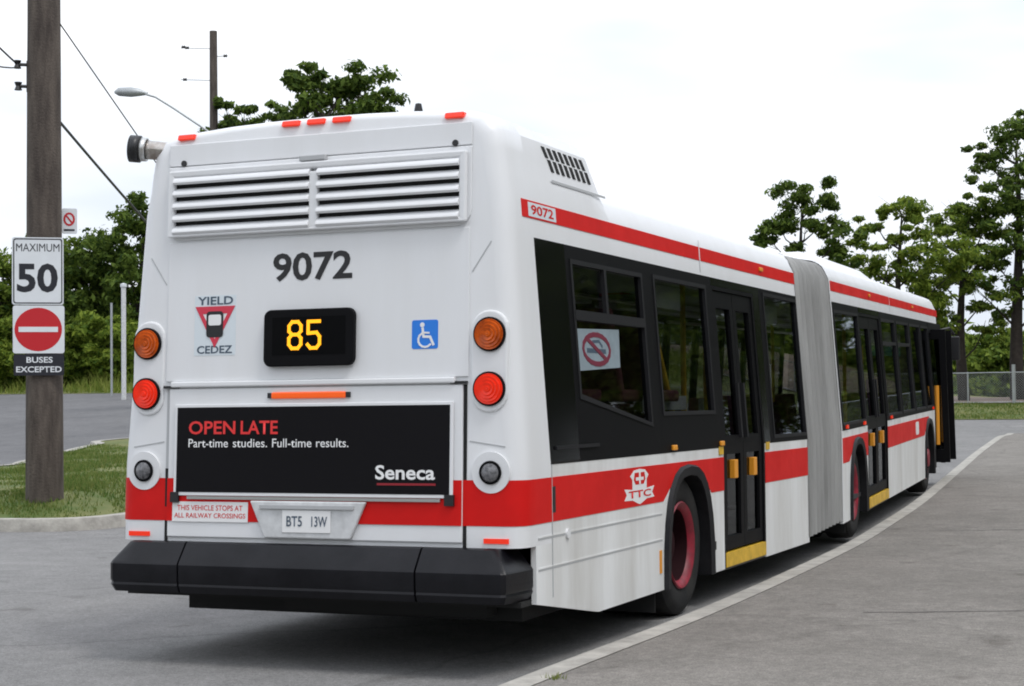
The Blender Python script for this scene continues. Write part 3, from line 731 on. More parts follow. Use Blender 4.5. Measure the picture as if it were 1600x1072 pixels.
# front section flanks
for S in (FR, FL):
    dr = S is FR
    A = arch(1.78, 0.575, 1.045, 0.235); nA = len(A); cr_ = A[nA // 2]
    sk = skirt(S, [(0.74, 0.235)] + A[:nA // 2 + 1] + [(cr_[0], ZWB), (0.74, ZWB)], [])
    red_poly(S, [(0.74, 0.818), (1.21, 0.818)] + [p for p in A[:nA // 2 + 1] if p[1] > 0.83] + [(cr_[0], 1.064), (0.74, 1.064)], sk)
    F_ = arch(8.5, 0.575, 1.045, 0.235)
    y_end = 2.52 if dr else F_[0][0]
    if dr:
        sk = skirt(S, A[nA // 2:] + [(y_end, 0.235), (y_end, ZWB), (cr_[0], ZWB)], [])
        skp = skirt(S, [(4.15, 0.235)] + F_[:nA // 2 + 1] + [(F_[nA // 2][0], ZWB), (4.15, ZWB)], [])
        red_poly(S, [(4.15, 0.818), (7.92, 0.818)] + [p for p in F_[:nA // 2 + 1] if p[1] > 0.83] + [(8.5, 1.064), (4.15, 1.064)], skp)
        S.poly(MB(), rounded(6.9, 7.25, 0.86, 1.03, 0.05, 3), 0.003, 0.005).build('crest_mark', ADWHT, skp)
    else:
        sk = skirt(S, A[nA // 2:] + F_[:nA // 2 + 1] + [(8.5, ZWB), (cr_[0], ZWB)], [])
        red_poly(S, [(cr_[0], 1.064)] + [p for p in A[nA // 2:] if p[1] > 0.83] + [(2.35, 0.818), (7.92, 0.818)] + [p for p in F_[:nA // 2 + 1] if p[1] > 0.83] + [(8.5, 1.064)], sk)
    red_poly(S, [(cr_[0], 1.064)] + [p for p in A[nA // 2:] if p[1] > 0.83] + [(2.35, 0.818), (2.52, 0.818), (2.52, 1.064)], sk)
    y_end = 9.3 if dr else 11.0
    sk = skirt(S, F_[nA // 2:] + [(y_end, 0.235), (y_end, ZWB), (8.5, ZWB)], [])
    fender(S, 1.78, 0.575, 1.045, 0.235); fender(S, 8.5, 0.575, 1.045, 0.235)
    wheel(S, 1.76, 'middle_wheel'); wheel(S, 8.48, 'front_wheel', False)
# upper red pinstripe bands
for S, y0, y1 in ((RR, 0.27, 6.62), (RL, 0.27, 6.62), (FR, 0.78, 10.75), (FL, 0.78, 10.75)):
    st = S.rect(MB(), y0, y1, 2.512, 2.612, -0.001, 0.0035).build('roof_band', RED, bus)
    if S is RR:
        S.rect(MB(), 0.36, 0.78, 2.522, 2.602, 0.0035, 0.0045).build('number_plate', STICK, st)
        text_mesh('9072', 0.40, 0.74, 2.535, 2.59, lambda x, z: RR.p(x, z, 0.006), RED, 'lettering', st, bold=0.02)
    for yy in ((5.35,) if S in (RR, RL) else (3.4, 7.5)):
        S.rect(MB(), yy, yy + 0.09, 2.548, 2.580, 0.003, 0.020).build('side_marker', ORANGEY, st, bevel=0.006)
    for yy in ((3.65,) if S in (RR, RL) else (5.2,)):
        S.rect(MB(), yy, yy + 0.02, 2.43, 2.66, 0.0036, 0.005).build('panel_joint', WHITE, st)

# --- glazing band
def solid(S, y0, y1, z0=ZWB, z1=ZWT, m=None, name='glazing_panel', o0=-0.03, o1=0.002):
    return S.rect(MB(), y0, y1, z0, z1, o0, o1).build(name, m or BLACKG, bus)
def window(S, cell, hole, bars=(), name='window'):
    w = S.ring(MB(), q(*cell), hole, -0.05, 0.002).build(name, FRAME, bus)
    S.poly(MB(), hole, -0.022, -0.016).build('pane', GLASS, w)
    # thin inner trim
    cy = sum(p[0] for p in hole) / 4; cz = sum(p[1] for p in hole) / 4
    inn = [(y + (0.030 if y < cy else -0.030), z + (0.028 if z < cz else -0.028)) for y, z in hole]
    S.ring(MB(), hole, inn, -0.016, 0.008).build('window_trim', GREYF, w)
    for b in bars: S.rect(MB(), *b, -0.016, 0.010).build('glazing_bar', GREYF, w)
    return w
def wq(y0, y1, z0, z1, z0b=None): return [(y0, z0), (y1, z0 if z0b is None else z0b), (y1, z1), (y0, z1)]
solid(RR, 0.42, 0.88)
w1 = window(RR, (0.88, 2.42, ZWB, ZWT), wq(0.95, 2.27, 1.50, 2.325, 1.315), bars=((0.97, 2.25, 1.965, 2.025), (1.52, 1.56, 2.02, 2.30)))
RR.rect(MB(), 0.50, 1.20, 1.215, 1.235, 0.002, 0.014).build('sill_strip', GREYF, bus)
sm = RR.poly(MB(), [(1.02, 1.665), (1.74, 1.695), (1.77, 1.935), (1.02, 1.915)], -0.012, -0.009).build('no_smoking_sticker', STICKD, w1)
RP_ = lambda y, z, o: RR.p(y, z, o - 0.009)
cy_, cz_, ry, rz_ = 1.335, 1.80, 0.235, 0.090
stroke([(cy_ + ry * math.cos(R(a)), cz_ + rz_ * math.sin(R(a))) for a in range(0, 361, 20)], 0.030, 0.0001, 0.002, 'prohibition_ring', DIMRED, w1, RP_)
stroke([(cy_ - ry * 0.7, cz_ + rz_ * 0.7), (cy_ + ry * 0.7, cz_ - rz_ * 0.7)], 0.028, 0.0001, 0.003, 'prohibition_bar', DIMRED, w1, RP_)
stroke([(cy_ - 0.16, cz_ - 0.01), (cy_ + 0.15, cz_ - 0.01)], 0.028, 0.0001, 0.001, 'cigarette_symbol', NAVY, w1, RP_)
stroke([(cy_ + 0.10, cz_ + 0.02), (cy_ + 0.05, cz_ + 0.05), (cy_ - 0.06, cz_ + 0.045)], 0.018, 0.0001, 0.001, 'smoke_symbol', NAVY, w1, RP_)
window(RR, (2.42, 3.89, ZWB, ZWT), wq(2.50, 3.74, 1.385, 2.335))
for y in (2.62, 3.78):
    RR.rect(MB(), y, y + 0.09, 1.150, 1.185, 0.002, 0.022).build('side_marker', ORANGEY, bus, bevel=0.006)
window(RR, (5.28, 6.60, ZWB, ZWT), wq(5.40, 6.56, 1.17, 2.375))
for y in (3.76, 5.12):
    RR.rect(MB(), y, y + 0.11, 1.085, 1.145, 0.003, 0.008).build('door_sticker', YELLOW, bus)
RR.rect(MB(), 3.89, 5.28, 2.345, ZWT, -0.03, 0.002).build('door_header', BLACKG, bus)

def double_door(S, y0, y1, z0, z1, name, yb=None):
    """folding double door: two leaves with glass, grab strips and yellow sill"""
    d = MB(); S.rect(d, y0, y0 + 0.04, z0, z1, -0.05, 0.0); S.rect(d, y1 - 0.04, y1, z0, z1, -0.05, 0.0); S.rect(d, y0 + 0.04, y1 - 0.04, z1 - 0.03, z1, -0.05, 0.0)
    root = d.build(name, FRAME, bus)
    mid = (y0 + y1) / 2
    for k, (a, b) in enumerate(((y0 + 0.045, mid - 0.004), (mid + 0.004, y1 - 0.045))):
        lf = MB()
        for (za, zb, zc, zd) in ((z0 + 0.12, 1.15, z0 + 0.22, 1.08), (1.15, z1 - 0.035, 1.22, z1 - 0.16)):
            S.ring(lf, q(a, b, za, zb), q(a + 0.085, b - 0.085, zc, zd), -0.055, -0.012)
        leaf = lf.build('door_leaf', FRAME, root)
        S.rect(MB(), a + 0.085, b - 0.085, z0 + 0.22, 1.08, -0.040, -0.034).build('lower_pane', GLASS, root)
        S.rect(MB(), a + 0.085, b - 0.085, 1.22, z1 - 0.16, -0.040, -0.034).build('pane', GLASS, root)
        c = (a + b) / 2
        S.rect(MB(), c - 0.050, c + 0.045, 0.895, 1.035, -0.033, 0.010).build('door_touch_strip', ORANGEY, root, bevel=0.005)
        S.rect(MB(), b - 0.10 if k == 0 else a + 0.05, b - 0.06 if k == 0 else a + 0.09, 1.20, 1.62, -0.012, 0.012).build('door_handle', GREYF, root)
    S.rect(MB(), y0 + 0.02, y1 - 0.02, z0, z0 + 0.105, -0.06, 0.006).build('step_edge', YELLOW, root)
    S.rect(MB(), y0 + 0.02, y1 - 0.02, z0 - 0.02, z0 - 0.002, -0.06, -0.01).build('step_riser', BLACK, root)
    return root
double_door(RR, 3.895, 5.095, 0.245, 2.345, 'rear_door')
RR.rect(MB(), 5.098, 5.28, ZWB + 0.002, 2.345, -0.03, 0.001).build('door_pillar', BLACKG, bus)
# left flank of the rear section
solid(RL, 0.42, 0.95)
for k in range(4):
    y0 = 0.95 + k * 1.4125; window(RL, (y0, y0 + 1.4125, ZWB, ZWT), wq(y0 + 0.08, y0 + 1.33, 1.30, 2.33))
# front section glazing
window(FR, (0.75, 2.52, ZWB, ZWT), wq(0.83, 2.42, 1.18, 2.33))
double_door(FR, 2.525, 4.145, 0.245, 2.345, 'middle_door'); solid(FR, 2.525, 4.145, 2.347, ZWT, name='door_header')
for a, b in ((4.15, 5.55), (5.55, 6.95), (6.95, 8.25), (8.25, 9.28)):
    window(FR, (a, b, ZWB, ZWT), wq(a + 0.07, b - 0.07, 1.18, 2.33), bars=((a + 0.09, b - 0.09, 2.02, 2.06),) if b < 8 else ())
for k in range(7):
    a = 0.75 + k * 1.46; window(FL, (a, a + 1.46, ZWB, ZWT), wq(a + 0.07, a + 1.39, 1.18, 2.33))
for y in (1.0, 2.2, 4.4, 9.0):
    FR.rect(MB(), y, y + 0.10, 1.150, 1.185, 0.003, 0.020).build('side_marker', MARK, bus)
# front end: windscreen, front mask, open front door
def fx(pts): return [T1(p) for p in pts]
ws = MB().add(fx([(-1.2, 11.12, 1.05), (1.2, 11.12, 1.05), (1.08, 10.98, 2.62), (-1.08, 10.98, 2.62)]), [(0, 1, 2, 3)]).build('windscreen', GLASS, bus)
MB().add(fx([(-1.25, 11.10, 0.3), (1.25, 11.10, 0.3), (1.25, 11.14, 1.05), (-1.25, 11.14, 1.05)]), [(0, 1, 2, 3)]).build('front_mask', WHITE, bus)
fd = empty('front_door'); fd.parent = bus
FR.rect(MB(), 9.30, 9.40, 0.30, ZWT, -0.06, 0.002).build('door_post', FRAME, fd)
FR.rect(MB(), 10.62, 11.10, 0.30, ZWT, -0.06, 0.002).build('door_post', FRAME, fd)
FR.rect(MB(), 9.40, 10.62, 2.25, ZWT, -0.06, 0.002).build('door_header', FRAME, fd)
for s in (9.62, 10.50):      # two leaves folded outwards
    mb = MB()
    mb.ring(fx([(0.95, s, 0.36), (1.47, s, 0.36), (1.43, s, 2.30), (0.95, s, 2.30)]), fx([(1.06, s, 0.55), (1.38, s, 0.55), (1.34, s, 2.16), (1.06, s, 2.16)]),
            fx([(0.95, s + 0.05, 0.36), (1.47, s + 0.05, 0.36), (1.43, s + 0.05, 2.30), (0.95, s + 0.05, 2.30)]), fx([(1.06, s + 0.05, 0.55), (1.38, s + 0.05, 0.55), (1.34, s + 0.05, 2.16), (1.06, s + 0.05, 2.16)]))
    mb.build('door_leaf', FRAME, fd)
    MB().box(1.06, 1.38, s + 0.02, s + 0.026, 0.55, 2.16, T1).build('pane', GLASS, fd)
    MB().tube(fx([(1.30, s - 0.05, 0.62), (1.30, s - 0.05, 1.48)]), 0.035, 8).build('grab_rail', ORANGEY, fd)
# wing mirror
mr = MB().tube(fx([(1.15, 11.0, 2.3), (1.35, 11.12, 2.35), (1.42, 11.15, 2.25)]), 0.018, 8).build('mirror_arm', BLACK, bus)
MB().box(1.32, 1.50, 11.10, 11.18, 1.85, 2.22, T1).build('mirror_head', BLACK, mr, bevel=0.02)

# --- underbody, floors, interior
MB().box(-1.262, 1.262, 0.05, 2.40, 0.38, 0.41, T0).build('underbody', UNDER, bus)
MB().box(-1.10, 1.10, 0.45, 2.30, 0.255, 0.38, T0).build('engine_cradle', UNDER, bus)
for x in (-0.92, 0.92):
    MB().box(x - 0.33, x + 0.33, 2.36, 2.372, 0.09, 0.62, T0).build('mudflap', UNDER, bus)
    MB().box(x - 0.33, x + 0.33, 1.14, 1.152, 0.11, 0.62, T1).build('mudflap', UNDER, bus)
MB().box(-1.262, 1.262, 3.62, 6.6, 0.25, 0.29, T0).build('underbody', UNDER, bus)
MB().box(-0.55, 0.55, 2.35, 3.65, 0.35, 0.60, T0).build('axle_case', UNDER, bus)
MB().box(-0.35, 0.95, 0.30, 0.44, 0.29, 0.38, T0).build('engine_sump', UNDER, bus)
MB().box(-1.262, 1.262, 2.40, 7.9, 0.25, 0.29, T1).build('underbody', UNDER, bus)
MB().box(-0.55, 0.55, 2.0, 10.9, 0.25, 0.27, T1).build('axle_case', UNDER, bus)
MB().box(-1.25, 1.25, 0.3, 3.7, 1.06, 1.10, T0).build('cabin_floor', INTFL, bus)
MB().box(-1.25, 1.25, 3.7, 6.6, 0.40, 0.44, T0).build('cabin_floor', INTFL, bus)
MB().box(-1.25, 1.25, 0.75, 10.9, 0.40, 0.44, T1).build('cabin_floor', INTFL, bus)
MB().box(-1.1, 1.1, 0.45, 6.6, 2.50, 2.54, T0).build('cabin_ceiling', INTER, bus)
MB().box(-1.1, 1.1, 0.75, 10.9, 2.50, 2.54, T1).build('cabin_ceiling', INTER, bus)
MB().box(-1.14, 1.14, 0.90, 0.94, 1.1, 2.5, T0).build('engine_bulkhead', INTER, bus)
MB().box(-1.2, 1.2, 10.93, 10.95, 0.44, 1.02, T1).build('dash_panel', UNDER, bus)
proto_seat = None
def seat(T, x, y, z):
    mb = MB()
    mb.box(x - 0.21, x + 0.21, y, y + 0.42, z + 0.38, z + 0.46, T)
    mb.box8([T(p) for p in ((x - 0.21, y - 0.02, z + 0.44), (x + 0.21, y - 0.02, z + 0.44), (x + 0.21, y + 0.06, z + 0.44), (x - 0.21, y + 0.06, z + 0.44),
                            (x - 0.17, y - 0.10, z + 0.98), (x + 0.17, y - 0.10, z + 0.98), (x + 0.17, y - 0.05, z + 0.98), (x - 0.17, y - 0.05, z + 0.98))])
    mb.box(x - 0.03, x + 0.03, y + 0.1, y + 0.3, z, z + 0.38, T)
    mb.build('passenger_seat', SEATM, bus, bevel=0.02)
for y in (1.15, 1.95, 2.75):
    for x in (-0.98, -0.52, 0.52, 0.98): seat(T0, x, y, 1.10)
for y in (4.0, 4.8, 5.6):
    for x in (-0.98, -0.52): seat(T0, x, y, 0.44)
seat(T0, 0.98, 5.7, 0.44)
for y in (1.2, 4.6, 5.5, 6.4, 7.3):
    for x in (-0.98, -0.52, 0.52, 0.98): seat(T1, x, y, 0.44)
def rail(T, pts, m=YELLOW, r=0.018): MB().tube([T(p) for p in pts], r, 8).build('grab_pole', m, bus, smooth=40)
for T, pts in ((T0, [(0.75, 3.72, 1.1), (0.75, 3.72, 2.5)]), (T0, [(0.75, 5.3, 0.44), (0.75, 5.3, 2.5)]), (T0, [(1.05, 3.05, 1.95), (1.08, 3.45, 1.25)]),
               (T0, [(-0.3, 2.6, 1.1), (-0.3, 2.6, 2.5)]), (T0, [(0.9, 4.2, 0.5), (0.9, 4.2, 2.4)]), (T1, [(0.8, 2.5, 0.44), (0.8, 2.5, 2.5)]),
               (T1, [(0.8, 4.2, 0.44), (0.8, 4.2, 2.5)]), (T1, [(-0.4, 6.0, 0.44), (-0.4, 6.0, 2.5)]), (T1, [(1.1, 3.5, 0.6), (1.1, 3.5, 2.0)])):
    rail(T, pts, YELLOW, 0.022)
for x in (-0.45, 0.45):
    rail(T0, [(x, 0.95, 2.25), (x, 6.5, 2.25)], STEEL); rail(T1, [(x, 0.8, 2.25), (x, 9.0, 2.25)], STEEL)
for y in (2.6, 5.45):
    MB().box(1.06, 1.085, y, y + 0.95, 2.14, 2.30, T0).build('interior_panel', INTER, bus)
for T, y0, y1 in ((T0, 1.0, 6.5), (T1, 0.9, 9.0)):
    for x in (-0.85, 0.85):
        MB().box(x - 0.16, x + 0.16, y0, y1, 2.40, 2.48, T).build('ceiling_duct', ADWHT, bus)
MB().box(1.10, 1.12, 2.55, 3.55, 1.42, 1.52, T0).build('window_rail', INTER, bus)
MB().box(1.02, 1.04, 5.75, 6.35, 1.45, 1.80, T0).build('interior_notice', ADWHT, bus)
MB().box(0.70, 0.74, 5.25, 5.45, 0.9, 1.5, T0).build('fare_machine', INTER, bus)
for y in (4.5, 5.7, 6.6):  # plain white and teal panels behind the front section glass
    MB().box(1.05, 1.07, y, y + 0.7, 2.02, 2.20, T1).build('interior_panel', ADWHT, bus)
    MB().box(1.05, 1.07, y, y + 0.7, 1.90, 2.018, T1).build('interior_panel', TEAL, bus)

# --- bellows
prof = [(hw(z) - 0.008, z) for z in (0.27, 0.7, 1.15, 1.8, 2.405, 2.62)] + [(1.150, 2.69), (1.125, 2.735), (1.07, 2.78), (0.93, 2.81), (0.5, 2.84), (0, 2.85)]
rows = []
NP = 9
for i in range(NP * 10 + 1):
    t = i / (NP * 10)
    ed_ = min(1, min(t, 1 - t) * NP * 2); bul = 0.12 * abs(math.sin(math.pi * t * NP)) ** 0.45 * ed_ - 0.10 * ed_
    r = []
    full = [(-x, z) for x, z in prof] + [(x, z) for x, z in prof[-2::-1]]
    for x, z in full:
        k = (abs(x) + bul) / max(abs(x), 0.01) if abs(x) > 0.4 else 1
        zz = z + (bul * 0.5 - 0.008 if z > 2.65 else 0)
        a, b = T0((x * k, 6.62, zz)), T1((x * k, 0.73, zz)); r.append(a.lerp(b, t))
    rows.append(r)
MB().grid(rows).build('bellows', BELLOW, bus, smooth=60)
for T, y in ((T0, 6.605), (T1, 0.735)):
    rows = [[T((x + (0.012 if x > 0 else -0.012) * (abs(x) > 0.4), yy, z + (0.012 if z > 2.65 else 0))) for x, z in full] for yy in (y - 0.03, y + 0.03)]
    MB().grid(rows).build('bellows_frame', WHITE if y < 1 else BELLOW, bus, smooth=40)
MB().add([T0(p) for p in ((-1.2, 6.5, 0.28), (1.2, 6.5, 0.28))] + [T1(p) for p in ((1.2, 0.85, 0.28), (-1.2, 0.85, 0.28))], [(0, 1, 2, 3)]).build('joint_floor', UNDER, bus)

# crest on the right flank
cp = lambda y, z, o=0.0: RR.p(y, z, 0.003 + o)
def cpoly(pts, o0, o1, nm, m, par): return MB().prism([cp(y, z, o1) for y, z in pts], [cp(y, z, o0) for y, z in pts]).build(nm, m, par)
cr0 = cpoly([(1.83, 1.045), (1.76, 1.01), (1.80, 0.985), (1.80, 0.925), (1.645, 0.935), (1.69, 0.895), (1.645, 0.862), (1.80, 0.858), (1.90, 0.835), (1.94, 0.828), (1.98, 0.835), (2.08, 0.858), (2.235, 0.862),
             (2.19, 0.895), (2.235, 0.935), (2.08, 0.925), (2.08, 0.985), (2.12, 1.01), (2.05, 1.045), (1.94, 1.052)], 0, 0.001, 'transit_crest', ADWHT, bus)
cpoly([(1.845, 1.03), (2.035, 1.03), (2.055, 0.985), (2.02, 0.955), (1.86, 0.955), (1.825, 0.985)], 0.0012, 0.002, 'crest_field', RED, cr0)
text_mesh('TTC', 1.72, 2.16, 0.872, 0.918, lambda y, z: cp(y, z, 0.003), RED, 'lettering', cr0, bold=0.02)
stroke([(1.87, 0.99), (2.01, 0.99)], 0.02, 0.002, 0.003, 'crest_bar', ADWHT, cr0, cp)
stroke([(1.94, 1.02), (1.94, 0.965)], 0.03, 0.002, 0.0035, 'crest_bar', ADWHT, cr0, cp)

# ------------------------------------------------------------------ island, pole and signs on the left
IF = [(-40, -3.0), (-28, 0.5), (-18, 4.2), (-13, 6.4), (-10.2, 7.9), (-9.2, 8.2), (-8.5, 8.35), (-8.05, 8.65), (-7.85, 9.3), (-7.95, 11), (-8.6, 14), (-10.5, 20), (-13, 26), (-18.3, 35)]
IB = [(-47, -2.0), (-36, 3.0), (-27, 7.0), (-20, 11.0), (-17.0, 13.8), (-15.6, 16.0), (-16.2, 17.5), (-17.0, 19.0), (-17.6, 20.2), (-18.2, 21.4), (-18.9, 22.6), (-20.2, 25.2), (-21.3, 27.6), (-19.4, 35.4)]
IFD, IBD = dens(IF, 6), dens(IB, 6)
def isl(x, y):
    dmin = min(math.hypot(x - a, y - b) for a, b in IFD)
    return g(x, y) + 0.14 + 0.22 * ss(0.1, 1.7, dmin) * (1 - ss(-9.5, -15, x) * ss(9, 15, y))
ig = strip(offset_line(IFD, -0.17), offset_line(IBD, 0.12), len(IFD) - 1, 24, isl).build('traffic_island', SOIL, smooth=40, recalc=False)
tag(ig, kind='structure')
ik = kerb_mesh(IFD[::-1], 0.20, lambda y: 0.155).build('island_kerb', CONC, smooth=40); tag(ik, kind='structure')
ik = kerb_mesh(IBD, 0.26, lambda y: 0.155).build('island_kerb', CONC, smooth=40); tag(ik, kind='structure')

lr = strip(IBD, [(-128 + 112 * i / (len(IBD) - 1), far_edge(-128 + 112 * i / (len(IBD) - 1))) for i in range(len(IBD))], 120, 60, lambda x, y: g(x, y) + 0.006).build('street', ASPH2, smooth=30, recalc=False)
tag(lr, kind='structure')
def blades(A, B, nn, zf, hmin, hmax, wd, name, m, label, seed, cat='grass', patchy=False):
    rnd = random.Random(seed); vs = []; fs = []
    for _ in range(nn):
        k = rnd.random() * (len(A) - 1); i = int(k); f = k - i; t = rnd.random()
        a = (A[i][0] * (1 - f) + A[i + 1][0] * f, A[i][1] * (1 - f) + A[i + 1][1] * f); b = (B[i][0] * (1 - f) + B[i + 1][0] * f, B[i][1] * (1 - f) + B[i + 1][1] * f)
        x, y = a[0] * (1 - t) + b[0] * t, a[1] * (1 - t) + b[1] * t; z = zf(x, y) - 0.01
        if patchy and math.sin(x * 2.3 + 1.7 * math.sin(y * 1.3)) * math.sin(y * 1.9 + 1.2 * math.sin(x * 0.9)) > 0.25 and rnd.random() < 0.8: continue
        h = rnd.uniform(hmin, hmax) * (0.6 + 0.8 * (0.5 + 0.5 * math.sin(x * 1.7 + math.sin(y * 1.1) * 2))); an = rnd.random() * 6.28; w = wd * rnd.uniform(0.6, 1.3)
        lx, ly = rnd.gauss(0, 0.35) * h, rnd.gauss(0, 0.35) * h; c, s_ = math.cos(an) * w, math.sin(an) * w
        o = len(vs); vs += [(x - c, y - s_, z), (x + c, y + s_, z), (x + lx, y + ly, z + h)]; fs.append((o, o + 1, o + 2))
    mb = MB(); mb.v = vs; mb.f = fs
    return tag(mb.build(name, m, recalc=False), label, cat, kind='stuff')
ia = [p for p in offset_line(IFD, -0.22)][24:66]; ib = offset_line(IBD, 0.16)[24:66]
blades(ia, ib, 42000, isl, 0.03, 0.075, 0.010, 'island_grass', BLADE, 'patchy short grass on the kerbed island round the wooden pole', 3, patchy=True)
fa = [(-70 + i * 2, far_edge(-70 + i * 2) + 0.2) for i in range(28)]; fb = [(x, y + 16) for x, y in fa]
blades(fa, fb, 26000, berm, 0.25, 0.75, 0.035, 'roadside_weeds', WEED, 'tall yellow-green weeds along the far side of the left road', 5, 'weeds')
fa = [(-12 + i * 1.0, far_edge(-12 + i) + 0.1) for i in range(22)]; fb = [(x, y + 10.2) for x, y in fa]
blades(fa, fb, 16000, berm, 0.05, 0.12, 0.02, 'verge_grass', BLADE, 'bright green mown grass in front of the chain-link fence', 6)

blades([(1.66, -0.62), (1.70, -0.56)], [(1.73, -0.66), (1.77, -0.60)], 60, lambda x, y: 0.12, 0.015, 0.04, 0.004, 'kerb_weed', WEED, 'tiny yellow-green weed tuft sprouting behind the near kerb', 9, 'weed')
PX, PY = -9.24, 9.45
pz = isl(PX, PY)
pole = empty('utility_pole', (PX, PY, pz - 0.05))
tag(pole, 'thick weathered wooden utility pole carrying road signs on the grass island', 'pole')
OFFP = Vector((-PX, -PY, -(pz - 0.05)))
def PW(x, y, z): return Vector((x, y, z)) + OFFP
rr_ = random.Random(4)
rows = []
for i in range(26):
    t = i / 25; z = -0.4 + 11.4 * t; rad = 0.238 - 0.055 * t
    rows.append([(rad * math.cos(2 * math.pi * k / 24) * (1 + 0.03 * math.sin(k * 2.6) + rr_.uniform(-.012, .012)), rad * math.sin(2 * math.pi * k / 24) * (1 + 0.03 * math.sin(k * 1.9)), z) for k in range(24)])
for r in rows: r.append(r[0])
MB().grid(rows).build('pole_shaft', WOOD, pole, smooth=60)
# direction the signs face: towards the camera
fv = Vector((CAM.x - PX, CAM.y - PY, 0)).normalized(); sr = Vector((-fv.y, fv.x, 0))   # sr: viewer's right
def sgn_pt(x, z, off): # x to viewer's right, z world height, off towards viewer from pole surface
    return Vector((PX, PY, 0)) + sr * x + fv * (0.245 + off) + Vector((0, 0, z))
MB().tube([PW(*(Vector((PX, PY, 0)) - sr * 0.19 + Vector((0, 0, z)))) for z in (5.55, 5.95)], 0.03, 8).build('spool_insulator', BLACK, pole)
for z, dx in ((5.90, -0.33), (5.62, -0.32)):
    a = Vector((PX, PY, z)) - sr * 0.16; b = Vector((PX, PY, z)) + sr * dx
    MB().tube([PW(*a), PW(*b)], 0.022, 8).build('bracket', BLACK, pole)
    MB().lathe([(0.001, -0.05), (0.05, -0.05), (0.03, 0), (0.05, 0.05), (0.001, 0.05)], PW(*b), (0, 0, 1), (1, 0, 0), 10).build('insulator', BLACK, pole)

def sign(name, label, x0, x1, z0, z1, m, rad=0.03, off=0.01):
    e = empty(name, sgn_pt((x0 + x1) / 2, z0, off)); O = -Vector(e.location)
    P = lambda x, z, o=0.0: sgn_pt(x, z, off + o) + O
    pts = rounded(x0, x1, z0, z1, rad, 4)
    MB().prism([P(x, z, 0.004) for x, z in pts], [P(x, z, 0) for x, z in pts]).build('sign_plate', m, e)
    tag(e, label, 'sign'); return e, P
SC = 21.75 / 2688          # metres per photo pixel at the pole
def sx(u): return (u - 68) * SC
s1, P1 = sign('speed_limit_sign', 'white speed limit sign reading maximum 50 on the wooden pole', -0.395, 0.235, 2.80, 3.655, SIGNW)
pts = rounded(-0.38, 0.22, 2.815, 3.64, 0.03, 4); pin = rounded(-0.366, 0.206, 2.829, 3.626, 0.025, 4)
MB().ring([P1(x, z, 0.006) for x, z in pts], [P1(x, z, 0.006) for x, z in pin], [P1(x, z, 0.0035) for x, z in pts], [P1(x, z, 0.0035) for x, z in pin]).build('sign_border', SIGNB, s1)
text_mesh('MAXIMUM', -0.345, 0.185, 3.475, 3.575, lambda x, z: P1(x, z, 0.006), SIGNB, 'lettering', s1, bold=0.0)
text_mesh('50', -0.335, 0.165, 2.955, 3.325, lambda x, z: P1(x, z, 0.006), SIGNB, 'lettering', s1, bold=0.03)
s2, P2 = sign('no_entry_sign', 'white no entry sign with red disc below the speed limit sign', -0.385, 0.245, 2.185, 2.79, SIGNW)
dsk = [(-0.075 + 0.29 * math.cos(2 * math.pi * k / 40), 2.487 + 0.275 * math.sin(2 * math.pi * k / 40)) for k in range(40)]
MB().prism([P2(x, z, 0.006) for x, z in dsk], [P2(x, z, 0.0035) for x, z in dsk]).build('red_disc', SIGNR, s2)
MB().prism([P2(x, z, 0.008) for x, z in q(-0.315, 0.165, 2.455, 2.52)], [P2(x, z, 0.0055) for x, z in q(-0.315, 0.165, 2.455, 2.52)]).build('white_bar', SIGNW, s2)
s3, P3 = sign('exception_tab', 'small black buses excepted tab below the no entry sign', -0.375, 0.24, 1.905, 2.175, SIGNB, 0.015)
text_mesh('BUSES', -0.22, 0.10, 2.065, 2.140, lambda x, z: P3(x, z, 0.006), SIGNW, 'lettering', s3, bold=0.02)
text_mesh('EXCEPTED', -0.345, 0.21, 1.945, 2.020, lambda x, z: P3(x, z, 0.006), SIGNW, 'lettering', s3, bold=0.02)
# small parking sign on the far side of the pole, edge on to the road
e = empty('no_parking_sign', Vector((PX, PY, 3.72)) + sr * 0.33 - fv * 0.1); O = -Vector(e.location)
def P4(x, z, o=0.0): return Vector((PX, PY, 0)) + sr * (0.22 + x) + fv * (-0.10 + o) + Vector((0, 0, z)) + O
MB().prism([P4(x, z, 0.004) for x, z in rounded(0.0, 0.19, 3.74, 4.07, 0.02, 3)], [P4(x, z, 0) for x, z in rounded(0.0, 0.19, 3.74, 4.07, 0.02, 3)]).build('sign_plate', SIGNW, e)
rg = [(0.09 + 0.06 * math.cos(R(a)), 3.93 + 0.075 * math.sin(R(a))) for a in range(0, 361, 24)]
stroke(rg, 0.025, 0.0041, 0.006, 'prohibition_ring', SIGNR, e, P4); stroke([(0.05, 3.98), (0.13, 3.88)], 0.022, 0.0041, 0.007, 'prohibition_bar', SIGNR, e, P4)
stroke([(0.03, 3.79), (0.15, 3.79)], 0.025, 0.0041, 0.006, 'arrow_mark', SIGNB, e, P4)
MB().box8([P4(x, z, o) for o in (-0.03, -0.002) for x, z in ((-0.08, 3.86), (0.06, 3.86), (0.06, 3.92), (-0.08, 3.92))]).build('sign_bracket', GALV, e)
tag(e, 'small white parking sign with red ring on the right edge of the wooden pole', 'sign')

